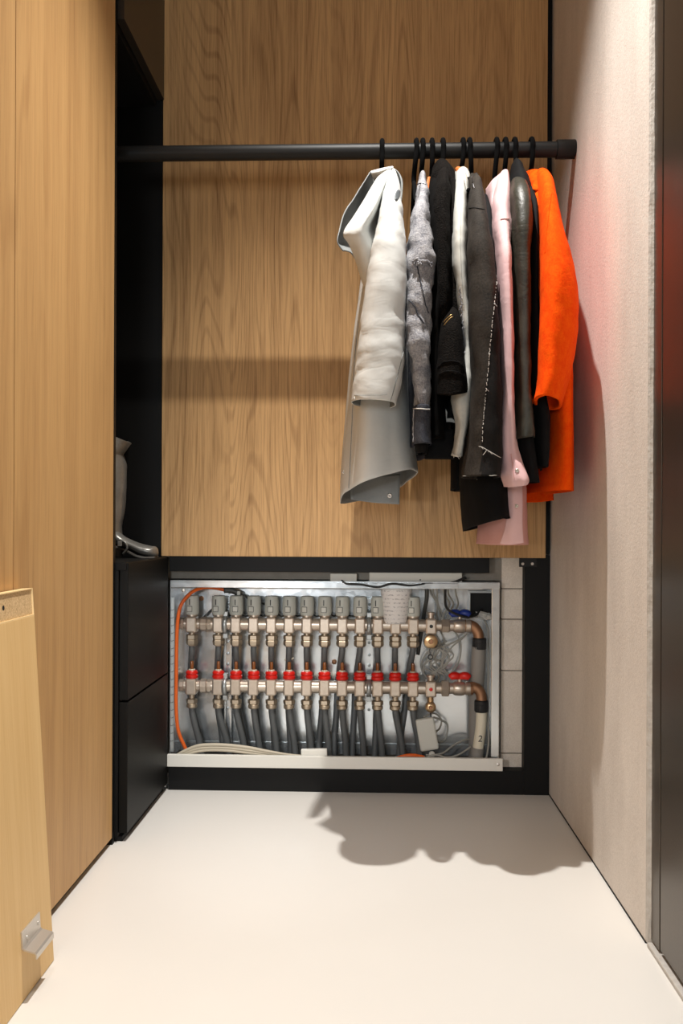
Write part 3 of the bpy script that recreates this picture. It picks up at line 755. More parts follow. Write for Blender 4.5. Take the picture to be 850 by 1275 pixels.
# copper elbows, black couplings and riser pipes
def riser(upper):
    py = 778 if upper else 855.5
    e = thing('return_riser' if upper else 'supply_riser', 'copper elbow with black coupling on thick grey pipe' if upper else 'copper elbow with black coupling on ivory pipe marked 2', 'pipe', P(600, 940, YM))
    o = 0 if upper else 5
    pts = [P(578 + o * 0.6, py, YM), P(584 + o, py + 0.2, YM), P(590 + o, py + 3, YM), P(594.5 + o * 0.8, py + 9, YM), P(596 + o * 0.7, py + 17, YM), P(596 + o * 0.6, py + 22, YM)]
    tube('copper_elbow', pts, 0.0148, 'copper', e, 18, 5)
    lathe('elbow_socket', [(0.0165, xx(577 + o * 0.6)), (0.0172, xx(578 + o * 0.6)), (0.0172, xx(585 + o * 0.6)), (0.016, xx(586 + o * 0.6))], 'copper', e, 18, 'x', (0, YM, zz(py)))
    c = P(596.5 + (2.5 if not upper else 0), py + 23, YM)
    bm = lathe_bm([(0.016, 0.016), (0.019, 0.014), (0.019, 0.004), (0.0175, 0.002), (0.019, -0.0), (0.019, -0.015), (0.017, -0.018)], 22, 'z', c)
    link('black_coupling', from_bm(bm, 'c'), 'rubber', e, True)
    for k in range(22):
        a_ = 2 * pi * k / 22
        x_, y_ = c.x + 0.0188 * cos(a_), c.y + 0.0188 * sin(a_)
        box('grip_rib', x_ - 0.0009, x_ + 0.0009, y_ - 0.0009, y_ + 0.0009, c.z - 0.014, c.z + 0.012, 'rubber', e)
    if upper:
        tube('lagged_pipe', [P(596, 805, YM + 0.002), P(595, 830, YM + 0.006), P(593, 855, 2.578), P(592, 890, 2.596), P(592, 925, 2.598), P(592, 950, 2.598)], 0.0205, 'lagging', e, 20, 5)
    else:
        tube('ivory_pipe', [P(599.5, 882, YM), P(598.5, 905, YM), P(594.5, 934, YM)], 0.0155, 'ivory', e, 20, 5)
        tube('lower_sleeve', [P(594.6, 931, YM), P(592.5, 948, YM)], 0.0185, 'lagging', e, 20, 2)
        cu = bpy.data.curves.new('pipe_mark', 'FONT'); cu.body = '2'; cu.size = 0.026; cu.extrude = 0.0004; cu.align_x = 'CENTER'
        tmp = bpy.data.objects.new('tmp', cu); C.objects.link(tmp)
        dg = bpy.context.evaluated_depsgraph_get(); dg.update()
        me = bpy.data.meshes.new_from_object(tmp.evaluated_get(dg)); bpy.data.objects.remove(tmp)
        p = P(596.5, 922, YM)
        for v in me.vertices:
            x_ = v.co.x + 0.12 * v.co.y; v.co = Vector((p.x + x_, YM - sqrt(max(0.0158 ** 2 - x_ * x_, 0)) - 0.0004 + v.co.z, p.z + v.co.y))
        me.materials.clear(); link('number_mark', me, 'ink', e)
riser(True); riser(False)

# paper sleeve over the twelfth valve
bm = bmesh.new(); ring = []
c0 = P(491.5, 776, YM); c1 = P(493, 731, YM)
NS = 14; NA = 40
for i in range(NS + 1):
    q = i / NS; c = c0.lerp(c1, q); r = 0.0292 + 0.0125 * q
    row_ = []
    for k in range(NA + 6):
        a_ = 2 * pi * k / NA - 0.9; rr_ = r + 0.0006 * k / 8 + 0.0006 * sin(i * 2.2)
        row_.append(bm.verts.new((c.x + rr_ * cos(a_), c.y + rr_ * sin(a_) * 0.9, c.z)))
    ring.append(row_)
for a_, b_ in zip(ring, ring[1:]):
    for k in range(NA + 5): bm.faces.new((a_[k], a_[k + 1], b_[k + 1], b_[k]))
o = link('paper_sleeve', from_bm(bm, 'paper_sleeve'), 'paper', None, True); solid(o, 0.0008, 0)
tag(o, 'rolled white printed paper sleeve standing between two actuators', 'paper')

# wiring centre, boxes
e = thing('wiring_strip', 'long white wiring box above the cabinet with cables entering', 'junction box', P(517, 726, 2.51))
a, b = P(459.5, 712.5, 2.508), P(575, 725.5, 2.508)
box('housing', a.x, b.x, 2.506, 2.534, b.z, a.z, 'box', e, 0.0015)
box('cover_seam', a.x + 0.005, b.x - 0.005, 2.5052, 2.507, b.z + 0.004, b.z + 0.0046, 'ink2', e)
lathe('cover_screw', [(0.002, 0.001), (0.002, -0.0006)], 'ink', e, 10, 'y', P(523, 722, 2.506))
e = thing('small_wiring_box', 'short pale box above the cabinet left of the wiring box', 'junction box', P(427, 725, 2.51))
a, b = P(411, 714, 2.51), P(444, 724.5, 2.51)
box('housing', a.x, b.x, 2.508, 2.534, b.z, a.z, 'box', e, 0.0015)
e = thing('sensor_box', 'light grey sensor box hanging crooked below the lower manifold', 'junction box', P(533, 940, 2.52))
cpt = P(531.5, 914, 2.525); m_ = Matrix.Translation(cpt) @ Matrix.Rotation(-0.17, 4, 'Y')
box('housing', -0.026, 0.026, -0.010, 0.010, -0.045, 0.045, 'box', e, 0.006, 3, xf=m_)
m2 = Matrix.Translation(P(537.5, 939, 2.525))
bm = lathe_bm([(0.0035, -0.003), (0.0085, -0.003), (0.0085, 0.003), (0.0035, 0.003)], 14, 'y'); bm.transform(m2)
link('mounting_lug', from_bm(bm, 'lug'), 'box', e, True)
e = thing('lip_box', 'small white box resting on the cabinet lip', 'junction box', P(391, 943, 2.50))
m_ = Matrix.Translation(P(391, 937.5, 2.495)) @ Matrix.Rotation(-0.03, 4, 'Y')
box('housing', -0.036, 0.036, -0.008, 0.008, -0.011, 0.011, 'whitesteel', e, 0.002, xf=m_)
e = thing('cable_gland', 'black plug joining orange cable above the first strut', 'plug', P(291, 740, 2.56))
tube('plug_body', [P(279, 735, 2.56), P(288, 735, 2.56), P(297, 739, 2.56)], 0.0085, 'darkwire', e, 10, 3)
box('plug_tab', P(295, 740, 2.55).x, P(299, 740, 2.55).x, 2.548, 2.556, zz(742, 2.55), zz(737, 2.55), 'box', e, 0.001)

# cables
def cable(name, label, pts, r, mat, group=None, n=8):
    o = tube(name, [P(*p) for p in pts], r, mat, None, n, 6)
    return tag(o, label, 'cable', group)
cable('orange_cable', 'orange cable looping down the left side of the cabinet', [(281, 735, 2.565), (268, 732, 2.565), (253, 731.5, 2.55), (238, 738, 2.53), (226, 752, 2.518), (221.5, 770, 2.515), (219.8, 800, 2.515), (219.4, 840, 2.515), (219.2, 880, 2.515), (221.5, 908, 2.515), (229, 928, 2.515), (238, 945, 2.515)], 0.0052, 'orangecable')
cable('orange_cable', 'short orange cable lying on the tray at the right', [(494, 944, 2.50), (505, 941, 2.50), (515, 940.5, 2.50), (528, 943, 2.505)], 0.005, 'orangecable')
for k, (d, r, wd_) in enumerate(((0, 0.0046, 'outermost'), (3.4, 0.0042, 'middle'), (6.6, 0.0042, 'innermost'))):
    cable('beige_cable', '%s of three beige cables arching over the cabinet lip' % wd_,
          [(217 + d * 0.8, 943, 2.495), (228 + d * 0.6, 936 + d * 0.5, 2.49), (245, 929 + d, 2.487), (262, 927.3 + d, 2.487), (285, 928 + d, 2.487), (310, 931 + d, 2.49), (335, 936 + d * 0.7, 2.495), (358, 940 + d * 0.3, 2.50), (378, 942, 2.505)], r, 'beigecable', 'beige cables over the lip')
cable('black_cable', 'black cable hanging from wiring box to the cabinet opening', [(580, 719, 2.505), (568, 724, 2.502), (556, 729, 2.505), (554, 745, 2.52), (556, 757, 2.53), (566, 764, 2.53), (580, 768, 2.54), (592, 766, 2.57), (599, 758, 2.61)], 0.0036, 'rubber')
cable('black_cable', 'black cable running along the cabinet top edge', [(425, 723, 2.50), (432, 727, 2.492), (450, 728, 2.49), (470, 731, 2.49), (488, 727, 2.49), (510, 729, 2.492), (530, 727, 2.495), (548, 727, 2.50)], 0.003, 'rubber')
cable('thick_cable', 'thick dark cable descending beside the last actuator', [(531, 724, 2.515), (531, 745, 2.53), (528, 762, 2.575), (526, 775, 2.60), (520, 815, 2.605)], 0.0058, 'darkwire')
gw = random.Random(11)
wire_paths = []
for k in range(7):
    x = 536 + k * 5.0 + gw.uniform(-1, 1)
    wire_paths.append([(x, 724, 2.52), (x + gw.uniform(-3, 3), 738, 2.55), (x + 3 + gw.uniform(-4, 6), 752, 2.58), (x + 8 - k * 2.2 + gw.uniform(-3, 3), 766, 2.60), (546 + gw.uniform(-8, 12), 785, 2.605)])
for k in range(9):
    x = 540 + gw.uniform(-8, 12)
    wire_paths.append([(x + gw.uniform(-6, 10), 784, 2.605), (x + gw.uniform(-14, 16), 800, 2.60), (x + gw.uniform(-12, 18), 815, 2.595), (x + gw.uniform(-12, 20), 830, 2.598), (x + gw.uniform(-10, 10), 842, 2.60), (x + gw.uniform(-6, 14), 858, 2.605)])
wire_paths.append([(567, 788, 2.60), (573, 800, 2.60), (573, 815, 2.60), (569, 828, 2.60), (560, 838, 2.60), (548, 834, 2.60), (541, 820, 2.60), (545, 806, 2.60), (556, 798, 2.60)])
wire_paths.append([(580, 790, 2.60), (566, 799, 2.595), (550, 805, 2.59), (534, 808, 2.59), (528, 800, 2.60), (530, 790, 2.605)])
wire_paths.append([(548, 840, 2.60), (552, 822, 2.595), (562, 806, 2.59), (574, 796, 2.595), (581, 789, 2.60)])
wire_paths.append([(540, 893, 2.56), (550, 897, 2.58), (557, 903, 2.59), (555, 918, 2.59), (548, 924, 2.58), (543, 922, 2.56)])
wire_paths.append([(527, 893, 2.56), (540, 888, 2.58), (549, 896, 2.585), (547, 907, 2.575), (540, 912, 2.555)])
wire_paths.append([(530, 940, 2.53), (550, 938, 2.54), (564, 928, 2.56), (578, 921, 2.58), (588, 920, 2.60)])
wire_paths.append([(528, 944, 2.52), (542, 940, 2.52), (556, 943, 2.52), (570, 940, 2.53), (586, 930, 2.55)])
wire_paths.append([(605, 945, 2.53), (608, 925, 2.55), (607, 880, 2.56), (608, 820, 2.57), (607, 785, 2.58), (603, 772, 2.60)])
for k, pth in enumerate(wire_paths):
    where = 'from wiring box to blue valve' if k < 7 else ('tangled between the blue and red valve' if k < 19 else ('looping beside the crooked sensor box' if k < 23 else 'running up beside the ivory pipe'))
    lab = 'thin grey wire ' + where
    if k < 7: lab = 'thin grey wire leaving the wiring box, %s from the paper sleeve' % ORD[k]
    elif 19 <= k < 23: lab = ['thin grey wire making the larger loop right of the sensor box', 'thin grey wire making the smaller loop right of the sensor box', 'grey wire rising from sensor box foot to the lagged pipe', 'grey wire lying along the tray right of the sensor box'][k - 19]
    o = cable('grey_wire', lab, pth, 0.0024 if k < 19 else 0.0028, 'greywire', 'grey wires ' + where, 6)
# actuator leads behind the upper bar
for i in range(2, 12):
    px = VX[i]
    cable('actuator_lead', 'thin dark lead behind the %s and %s actuators from the orange cable' % (ORD[i - 1], ORD[i]), [(px - 20, 763 - (i % 3) * 3, 2.60), (px - 11, 767, 2.595), (px - 4, 762 + (i % 2) * 3, 2.60), (px + 8, 764, 2.60)], 0.0022, 'darkwire', 'leads behind the actuators', 6)
cable('actuator_lead', 'dark lead bending from the first strut to the first actuator', [(240, 770, 2.59), (252, 769, 2.595), (262, 760, 2.60), (272, 752, 2.60)], 0.0024, 'darkwire', None, 6)
cable('actuator_lead', 'dark lead curving out of the orange cable plug', [(297, 739, 2.565), (304, 741, 2.57), (312, 747, 2.58), (330, 752, 2.60)], 0.0032, 'darkwire', None, 6)
# cable tie on the sixth upper pipe, crumpled film by the opening
o = tube('cable_tie', [P(px, py, 2.56) for px, py in ((354, 822), (358, 820.5), (362, 821), (365.5, 819))], 0.002, 'clear', None, 6, 3)
tag(o, 'pale cable tie around an upper pipe', 'cable tie')
bm = bmesh.new(); bmesh.ops.create_icosphere(bm, subdivisions=3, radius=1)
c = P(604, 767, 2.59)
for v in bm.verts:
    n_ = noise.noise(v.co * 2.3) * 0.5 + noise.noise(v.co * 6) * 0.35
    v.co = Vector((v.co.x * 0.026, v.co.y * 0.014, v.co.z * 0.010)) * (1 + n_) + c + Vector((0, 0, -0.25 * (v.co.x * 0.026)))
o = link('plastic_film', from_bm(bm, 'film'), 'film'); tag(o, 'crumpled clear plastic film under the black cabinet opening', 'film')

# ================================================================ BOOT ON THE SHELF
def boot():
    Y = 2.40 - 0.0
    e = thing('boot', 'silver leather high-heeled boot standing in the black niche', 'boot', P(150, 694, Y))
    # upper of the foot, along x
    secs = []
    def sec(px, ytop, ybot, hw):
        t_, b_ = P(px, ytop, Y), P(px, ybot, Y); return (t_.x, (t_.z + b_.z) / 2, (t_.z - b_.z) / 2, hw)
    pr = [sec(140, 664, 678, 0.022), sec(147, 662, 679, 0.027), sec(155, 668, 682, 0.029), sec(165, 673, 684.5, 0.033), (sec(176, 677, 690, 0.038)), sec(187, 679.5, 692.5, 0.037), sec(193, 680.5, 693, 0.030), sec(195.5, 684, 692.5, 0.016)]
    verts, faces = [], []; N = 24; m = (len(pr) - 1) * 5 + 1
    for i in range(m):
        x, zc, hz, hw = cr(pr, i / 5)
        for k in range(N):
            a_ = 2 * pi * k / N; verts.append((x, Y + hw * cos(a_), zc + hz * math.copysign(abs(sin(a_)) ** 0.85, sin(a_))))
    for i in range(m - 1):
        for k in range(N): faces.append((i * N + k, i * N + (k + 1) % N, (i + 1) * N + (k + 1) % N, (i + 1) * N + k))
    faces.append(tuple(range(N))); faces.append(tuple((m - 1) * N + k for k in range(N)))
    me = bpy.data.meshes.new('foot'); me.from_pydata(verts, [], faces)
    bm = bmesh.new(); bm.from_mesh(me); bmesh.ops.recalc_face_normals(bm, faces=bm.faces); bm.to_mesh(me); bm.free()
    link('foot', me, 'silver', e, True)
    # sole following the arch
    pts = [(139, 679), (148, 680.5), (156, 683.5), (165, 687), (174, 691.5), (184, 693.6), (194.5, 693.4)]
    bm = bmesh.new(); A = []
    for px, py in pts:
        p = P(px, py, Y); hw = 0.026 if px < 165 else 0.036 - (0.012 if px > 190 else 0)
        A.append([bm.verts.new((p.x, Y + s * hw, p.z + dz)) for s, dz in ((-1, 0.002), (1, 0.002), (1, -0.003), (-1, -0.003))])
    for a_, b_ in zip(A, A[1:]):
        for k in range(4): bm.faces.new((a_[k], a_[(k + 1) % 4], b_[(k + 1) % 4], b_[k]))
    bm.faces.new(A[0]); bm.faces.new(A[-1]); bmesh.ops.recalc_face_normals(bm, faces=bm.faces)
    link('sole', from_bm(bm, 'sole'), 'sole', e)
    h = P(146, 686, Y)
    lathe('heel', [(0.014, -h.z + 0.6472), (0.0145, -0.012), (0.019, 0.008), (0.021, 0.014)], 'sole', e, 18, 'z', h)
    # shaft
    cloth_loft('shaft', rows([(562, 122, 152, Y, 0.040), (570, 121, 155, Y, 0.041), (585, 122, 158, Y, 0.042), (612, 124, 157, Y, 0.040), (635, 127, 154.5, Y, 0.036), (655, 131, 152, Y, 0.032), (672, 132, 152, Y, 0.030)]),
               'silver', e, 28, 5, 0.0012, 3, 0.003, 5, False, 0.002)
    cloth_loft('turned_cuff', rows([(541, 112, 163.5, Y, 0.058, -0.42, 0), (548, 114, 161, Y, 0.056, -0.3, 0), (558, 116, 157, Y, 0.052, -0.1, 0), (570, 118, 153, Y, 0.046, 0.25, 0), (577, 119, 150.5, Y, 0.043, 0.45, 0)]),
               'silver', e, 28, 5, 0.001, 3, 0.002, 8, False, 0.002)
    tube('strap', [P(149, 672, Y - 0.03), P(156, 676, Y - 0.034), P(158, 683, Y - 0.034), P(153, 690, Y - 0.03)], 0.003, 'silver', e, 8)
    box('buckle', P(151, 676, Y).x, P(156, 676, Y).x, Y - 0.036, Y - 0.032, P(0, 679, Y).z, P(0, 673, Y).z, 'chrome', e, 0.001)
boot()

# ================================================================ HANGERS
def hanger(px_top, px_neck, py_neck, label, arms=True, drop=0.075, span=0.195):
    pt = P(px_top, 180, YR); x0 = pt.x; xn = P(px_neck, py_neck, YR).x; zn = P(px_neck, py_neck, YR).z
    e = thing('clothes_hanger', label, 'hanger', (x0, YR, ZR), 'black velvet hangers')
    r = RR + 0.0062; pts = []
    for k in range(9):
        a_ = radians(-25) + (radians(190) + radians(15)) * k / 8
        pts.append((x0, YR + r * cos(a_ + 0) * 1.0, ZR + r * sin(a_)))
    pts = pts[::-1]      # starts in front... ends behind the rail
    pts = [(x0, YR - r * cos(radians(-20)), ZR + r * sin(radians(-20)))] + [(x0, YR - r * cos(radians(a_)), ZR + r * sin(radians(a_))) for a_ in (10, 45, 90, 135, 165)]
    # front side carries the stem
    stem = [(xn, YR - 0.004, zn - 0.004), (xn, YR - 0.006, zn + 0.012), (x0 * 0.5 + xn * 0.5, YR - r * 0.85, ZR - RR - 0.016)]
    tube('hook', stem + pts, 0.0060, 'velvet', e, 8, 5)
    if arms:
        for s in (-1, 1):
            bm = tube_bm([(xn, YR, zn - 0.002), (xn, YR + s * 0.04, zn - 0.024), (xn, YR + s * 0.10, zn - 0.03 - drop * 0.5), (xn, YR + s * span, zn - 0.03 - drop)], 0.005, 8, 5)
            bmesh.ops.recalc_face_normals(bm, faces=bm.faces)
            link('arm', from_bm(bm, 'arm'), 'velvet', e, True)
    return e
hanger(475.5, 475, 218, 'black hanger holding the pale grey raincoat')
hanger(518, 515, 226, 'black hanger between the raincoat and the denim jacket', True, 0.09, 0.2)
hanger(526, 524, 226, 'black hanger holding the grey denim jacket')
hanger(537.5, 537, 226, 'black hanger holding the black wool coat')
hanger(551, 550, 218, 'black hanger holding the charcoal fleece jacket')
hanger(576, 573.5, 220, 'black hanger holding the pale denim shirt')
hanger(584, 586, 228, 'black hanger holding the charcoal denim jacket')
hanger(617.5, 614.5, 236, 'black hanger left of the pink shirt collar')
hanger(628.5, 627, 226, 'black hanger holding the pale pink shirt')
hanger(640, 640.5, 222, 'black hanger holding the olive leather jacket')
hanger(661, 660, 222, 'black hanger holding the orange red coat')

# ================================================================ CLOTHES
# ---- 1 pale grey raincoat
g = thing('raincoat', 'pale grey hooded raincoat, leftmost of the hanging clothes', 'coat', P(470, 622, 2.05))
bd = cloth_loft('body', rows([(250, 470, 496, 2.18, .06), (300, 458, 500, 2.17, .16), (350, 450, 503, 2.16, .20), (420, 441, 506, 2.14, .21), (500, 432, 510, 2.13, .21), (560, 426, 514, 2.13, .21), (607, 422.5, 517, 2.13, .21, 0.34, -0.06)]),
                'raincoat', g, 60, 6, 0.0065, 4, 0.003, 3, True, 0.002, 2.4, 6, 'rainin')
slv = cloth_loft('sleeve', rows([(216, 486, 492, 2.06, .03), (228, 481, 496, 2.00, .05), (250, 475, 499, 1.95, .06), (280, 470, 502.5, 1.915, .065), (310, 463, 505, 1.90, .068), (350, 456, 506.5, 1.89, .068), (400, 449.5, 504, 1.885, .066), (440, 445, 503.5, 1.88, .066), (470, 441.5, 501, 1.88, .066), (503, 437.5, 493, 1.88, .066, -0.06, 0)]),
                 'raincoat', g, 48, 8, 0.0008, 3, 0.0024, 11, True, 0.0022, 2.3, 42, 'rainin')
patch('hood', [
    [(478, 210, 2.08), (483, 208.5, 2.04), (488, 209, 2.03), (489, 212, 2.05)],
    [(466, 227, 2.02), (474, 222, 1.975), (482, 219, 1.955), (486.5, 224, 2.05)],
    [(453, 249, 1.98), (463, 245, 1.93), (474, 240, 1.915), (480, 246, 2.05)],
    [(440, 270, 1.94), (452, 267, 1.895), (465, 262, 1.885), (474, 266, 2.05)],
    [(427.5, 290.5, 1.905), (440, 289, 1.875), (454, 285, 1.875), (467, 282, 2.0)],
    [(435, 305, 1.925), (446, 306, 1.885), (456, 304, 1.88), (465, 302, 1.90)],
    [(443, 325, 1.97), (449, 330, 1.925), (455, 330, 1.905), (462, 328, 1.90)],
    [(450.5, 350, 2.02), (453, 356, 1.98), (456, 358, 1.95), (459.5, 360, 1.91)]], 'raincoat', g, 7, 7, 0.0022, 0.003, 4)
patch('hood_top', [
    [(461, 213.5, 2.15), (472, 210.5, 2.12), (487, 207.5, 2.08), (489, 208, 2.09)],
    [(462, 215.5, 2.07), (472, 213, 2.03), (485, 209.5, 2.00), (489, 209.5, 2.03)],
    [(466, 225, 2.10), (472, 220, 2.05), (480, 214.5, 2.03), (486, 211, 2.05)]], 'raincoat', g, 5, 6, 0.0022)
patch('hood_rim', [
    [(488, 209, 2.09), (492, 211, 2.08), (494, 214, 2.10)],
    [(495, 214, 2.08), (497, 217, 2.06), (495, 220, 2.10)],
    [(500.5, 224, 2.08), (500, 228, 2.05), (496, 232, 2.10)],
    [(500.5, 236, 2.08), (500, 240, 2.04), (496, 242, 2.10)],
    [(499.5, 249, 2.07), (499, 251, 2.03), (496, 252, 2.10)]], 'rainin', g, 5, 5, 0.0022)
patch('hood_lining', [
    [(460.5, 214, 2.09), (464, 222, 2.15), (470, 226, 2.17), (480, 228, 2.18)],
    [(441, 246, 2.01), (447, 250, 2.09), (456, 254, 2.13), (468, 258, 2.15)],
    [(428, 266, 1.965), (434, 272, 2.05), (444, 278, 2.10), (458, 284, 2.12)],
    [(422.5, 287, 1.94), (427, 290, 2.01), (436, 296, 2.06), (450, 304, 2.09)],
    [(420, 302, 1.93), (424, 304, 1.98), (434, 308, 2.02), (446, 316, 2.06)],
    [(427, 312.5, 1.94), (431, 313, 1.97), (438, 316, 2.0), (446, 330, 2.05)]], 'rainin', g, 6, 6, 0.0022, 0.004, 9)
# dark oval vent near the shoulder
vp = onto(slv, 494, 243, 0.001)
def vent():
    ring_ = [[onto(slv, 494.6 + f_ * (3.4 * cos(a_) + 1.5 * sin(a_)), 243 - f_ * 7.0 * sin(a_), l_) for a_ in [2 * pi * k / 24 for k in range(24)]] for f_, l_ in ((1.0, 0.0005), (0.92, 0.0028), (0.5, 0.003))]
    bm = bmesh.new(); V = [[bm.verts.new(p) for p in r_] for r_ in ring_]
    for a_, b_ in zip(V, V[1:]):
        for k in range(24): bm.faces.new((a_[k], a_[(k + 1) % 24], b_[(k + 1) % 24], b_[k]))
    bm.faces.new(V[-1]); bmesh.ops.recalc_face_normals(bm, faces=bm.faces)
    link('vent_patch', from_bm(bm, 'vent_patch'), plain('dark_grey_patch', srgb(92, 98, 102), 0.6), g, True)
vent()
thread('sleeve_seam', slv, [(503, 435), (498, 455), (493, 475), (489, 490), (486, 499)], g, 0.0008, 0, 'rainin')
thread('hem_stitch', slv, [(441, 492), (455, 492), (470, 492), (482, 491)], g, 0.0005, 0, 'rainin')
snap('snap', onto(slv, 441, 496, 0.0), g, 0.003)
snap('snap', P(485, 617, 2.10), g, 0.006)
snap('snap', onto(bd, 427.5, 588, 0.0), g, 0.004)
thread('placket_seam', bd, [(446, 400), (441, 450), (439, 505), (437, 550), (435.5, 580), (434, 608)], g, 0.0011, 0, 'rainin', 6)
patch('back_hem', [[(436, 590, 2.13), (465, 592, 2.15), (498, 590, 2.15)], [(436, 613, 2.13), (465, 613, 2.15), (497.5, 610, 2.15)], [(437, 622, 2.13), (465, 626, 2.15), (497, 628, 2.15)]], 'rainin', g, 5, 6, 0.002, 0.002)

# ---- 2 grey denim jacket
g = thing('denim_jacket', 'washed grey denim jacket with turned-up cuff beside the raincoat', 'jacket', P(524, 560, 2.1))
cloth_loft('body', body_rows([(236, 2.12, 524, 2.28, 524, .008), (256, 2.05, 522, 2.36, 522, .014), (285, 1.99, 520, 2.41, 520, .022), (400, 1.985, 519, 2.42, 518, .027), (500, 1.98, 519, 2.42, 517, .028), (556, 1.98, 519, 2.42, 517, .028)]), 'indigo', g, 44, 5, 0.002, 5, 0.002, 3)
slv = cloth_loft('sleeve', rows([(218.5, 522.5, 528.5, 2.11, .03), (228, 520, 531, 2.06, .045), (250, 517, 533, 1.985, .05), (280, 511, 535, 1.94, .055), (310, 507, 537, 1.915, .055), (330, 506, 540, 1.905, .055), (360, 505, 538, 1.90, .05), (385, 504.5, 535, 1.895, .05), (412, 504, 534, 1.89, .05), (428, 506, 534, 1.885, .05), (450, 510, 534.5, 1.885, .045), (480, 514, 534.5, 1.885, .042), (510, 517, 534, 1.885, .04)]),
                 'denim', g, 44, 6, 0.0014, 3, 0.0068, 21, True, 0.003, 2.2, 24)
cf = cloth_loft('cuff', rows([(506.5, 515, 535, 1.885, .043), (510, 513.8, 535.6, 1.885, .045), (530, 513.3, 535.4, 1.885, .045), (552, 513.6, 535.8, 1.885, .045), (554, 515, 535, 1.885, .043)]), 'indigo', g, 40, 5, 0.0006, 3, 0.0016, 8, False, 0.004)
cloth_loft('lining_end', rows([(546, 516, 533.5, 1.90, .036), (558, 516.5, 533, 1.90, .036), (565.5, 518, 531, 1.90, .034)]), 'blackcloth', g, 28, 4, 0.001, 3, 0.001, 9, False)
thread('cuff_edge', cf, [(514.5, 509), (518, 508.6), (526, 509.2), (534.5, 509.6)], g, 0.0012, 0.0004)
thread('cuff_edge', cf, [(515, 510), (514.5, 522), (514.3, 535), (514.6, 550)], g, 0.0016, 0.0009, 'denim')
thread('frayed_seam', slv, [(514, 325), (519, 322), (524, 326), (530, 325), (537, 328.5), (539, 329)], g, 0.0026, 0.002, 'denim', 1.6, 4, 30)
thread('seam_ridge', slv, [(518, 327), (522, 345), (526, 362), (530, 380), (533, 390)], g, 0.0013, 0.0008, 'indigo')
thread('seam_ridge', slv, [(508, 374), (515, 380), (520, 391), (527, 402)], g, 0.0016, 0.001, 'indigo', 2.5, 5)
thread('shoulder_seam', slv, [(519.5, 229.5), (524, 228), (530, 230)], g, 0.0012, 0.0003, 'indigo')

# ---- 3 black wool coat (behind) and 4 charcoal fleece jacket
g = thing('wool_coat', 'black wool coat squeezed between the denim jacket and fleece jacket', 'coat', P(545, 572, 2.1))
cloth_loft('body', body_rows([(226, 2.12, 543, 2.28, 540, .012), (246, 2.04, 543, 2.36, 540, .016), (275, 1.985, 545, 2.41, 541, .018), (400, 1.975, 548, 2.42, 542, .026), (500, 1.97, 548, 2.42, 543, .030), (552, 1.97, 547, 2.42, 543, .030)]), 'blackcloth', g, 44, 5, 0.002, 5, 0.002, 6)
slv = cloth_loft('sleeve', rows([(219, 536, 545, 2.12, .03), (235, 533.5, 551, 2.04, .045), (260, 533.5, 553, 1.98, .05), (300, 535, 554, 1.945, .05), (350, 536, 553, 1.935, .05), (420, 534.5, 549, 1.93, .05), (500, 534, 551, 1.93, .048), (548, 534, 553, 1.93, .046)]), 'blackwool', g, 40, 6, 0.001, 3, 0.004, 31)
patch('tan_lining', [[(532.5, 221, 2.10), (534.5, 220.5, 2.10), (537, 222, 2.11)], [(531, 230, 2.08), (533, 230, 2.08), (536, 231, 2.09)], [(531.5, 246, 2.06), (532.5, 246, 2.06), (534, 246, 2.07)]], 'tan', g, 5, 4, 0.003)
cloth_loft('hem_band', rows([(535, 530, 564, 1.945, .012), (560, 528.6, 565, 1.945, .012), (571.5, 528.3, 565, 1.945, .012)]), 'blackcloth', g, 36, 4, 0.0005, 3, 0.0005, 3, True, 0.004, 4.0)

g = thing('fleece_jacket', 'charcoal fleece hooded jacket with small gold zip on the sleeve', 'jacket', P(560, 495, 2.0))
cloth_loft('body', body_rows([(222, 2.12, 555, 2.28, 553, .014), (242, 2.04, 558, 2.36, 554, .018), (275, 1.985, 560, 2.41, 556, .02), (400, 1.975, 562, 2.42, 557, .022), (480, 1.97, 562, 2.42, 557, .024), (520, 1.97, 561, 2.42, 557, .024)]), 'blackcloth', g, 44, 5, 0.002, 5, 0.002, 7)
cloth_loft('hood', rows([(203.5, 546, 552, 2.14, .03), (208, 540, 558, 2.12, .05), (218, 537, 564, 2.09, .07), (232, 537, 567, 2.07, .08), (250, 540, 568.5, 2.05, .08), (275, 543, 568, 2.03, .07)]), 'blackfleece', g, 40, 6, 0.001, 3, 0.005, 41, True, 0.004)
cloth_loft('shoulder', rows([(213.5, 547, 556, 2.06, .03), (222, 544, 559, 2.0, .045), (240, 541, 560, 1.96, .05), (270, 539.5, 560, 1.935, .05), (300, 540, 560, 1.925, .05), (340, 541, 560, 1.92, .05), (385, 542, 561, 1.925, .05), (430, 544, 562, 1.95, .045), (480, 547, 562, 1.975, .04)]), 'blackfleece', g, 40, 6, 0.001, 3, 0.004, 43)
cloth_loft('front_panel', rows([(232, 558, 566.5, 2.03, .05), (260, 557, 566.5, 1.985, .05), (300, 556, 567, 1.965, .05), (350, 555, 569, 1.955, .05), (400, 553, 573, 1.95, .05), (450, 552, 574, 1.95, .05)]), 'blackfleece', g, 36, 6, 0.001, 3, 0.003, 44)
slv = cloth_loft('sleeve', rows([(386, 554, 568, 1.94, .035), (396, 550.5, 572, 1.915, .045), (415, 547.5, 575, 1.895, .052), (440, 545.5, 577, 1.885, .056), (460, 544, 578.5, 1.88, .058), (476, 543.5, 580, 1.88, .058), (489, 544, 580.5, 1.88, .058, 0.1, 0.22)]), 'blackfleece', g, 44, 6, 0.0006, 3, 0.003, 47, True, 0.006, 2.0, 22.0, 'blackcloth')
thread('cuff_seam', slv, [(545, 457), (552, 450.5), (562, 449), (571, 451), (577.5, 457)], g, 0.0012, 0.0002, 'blackcloth')
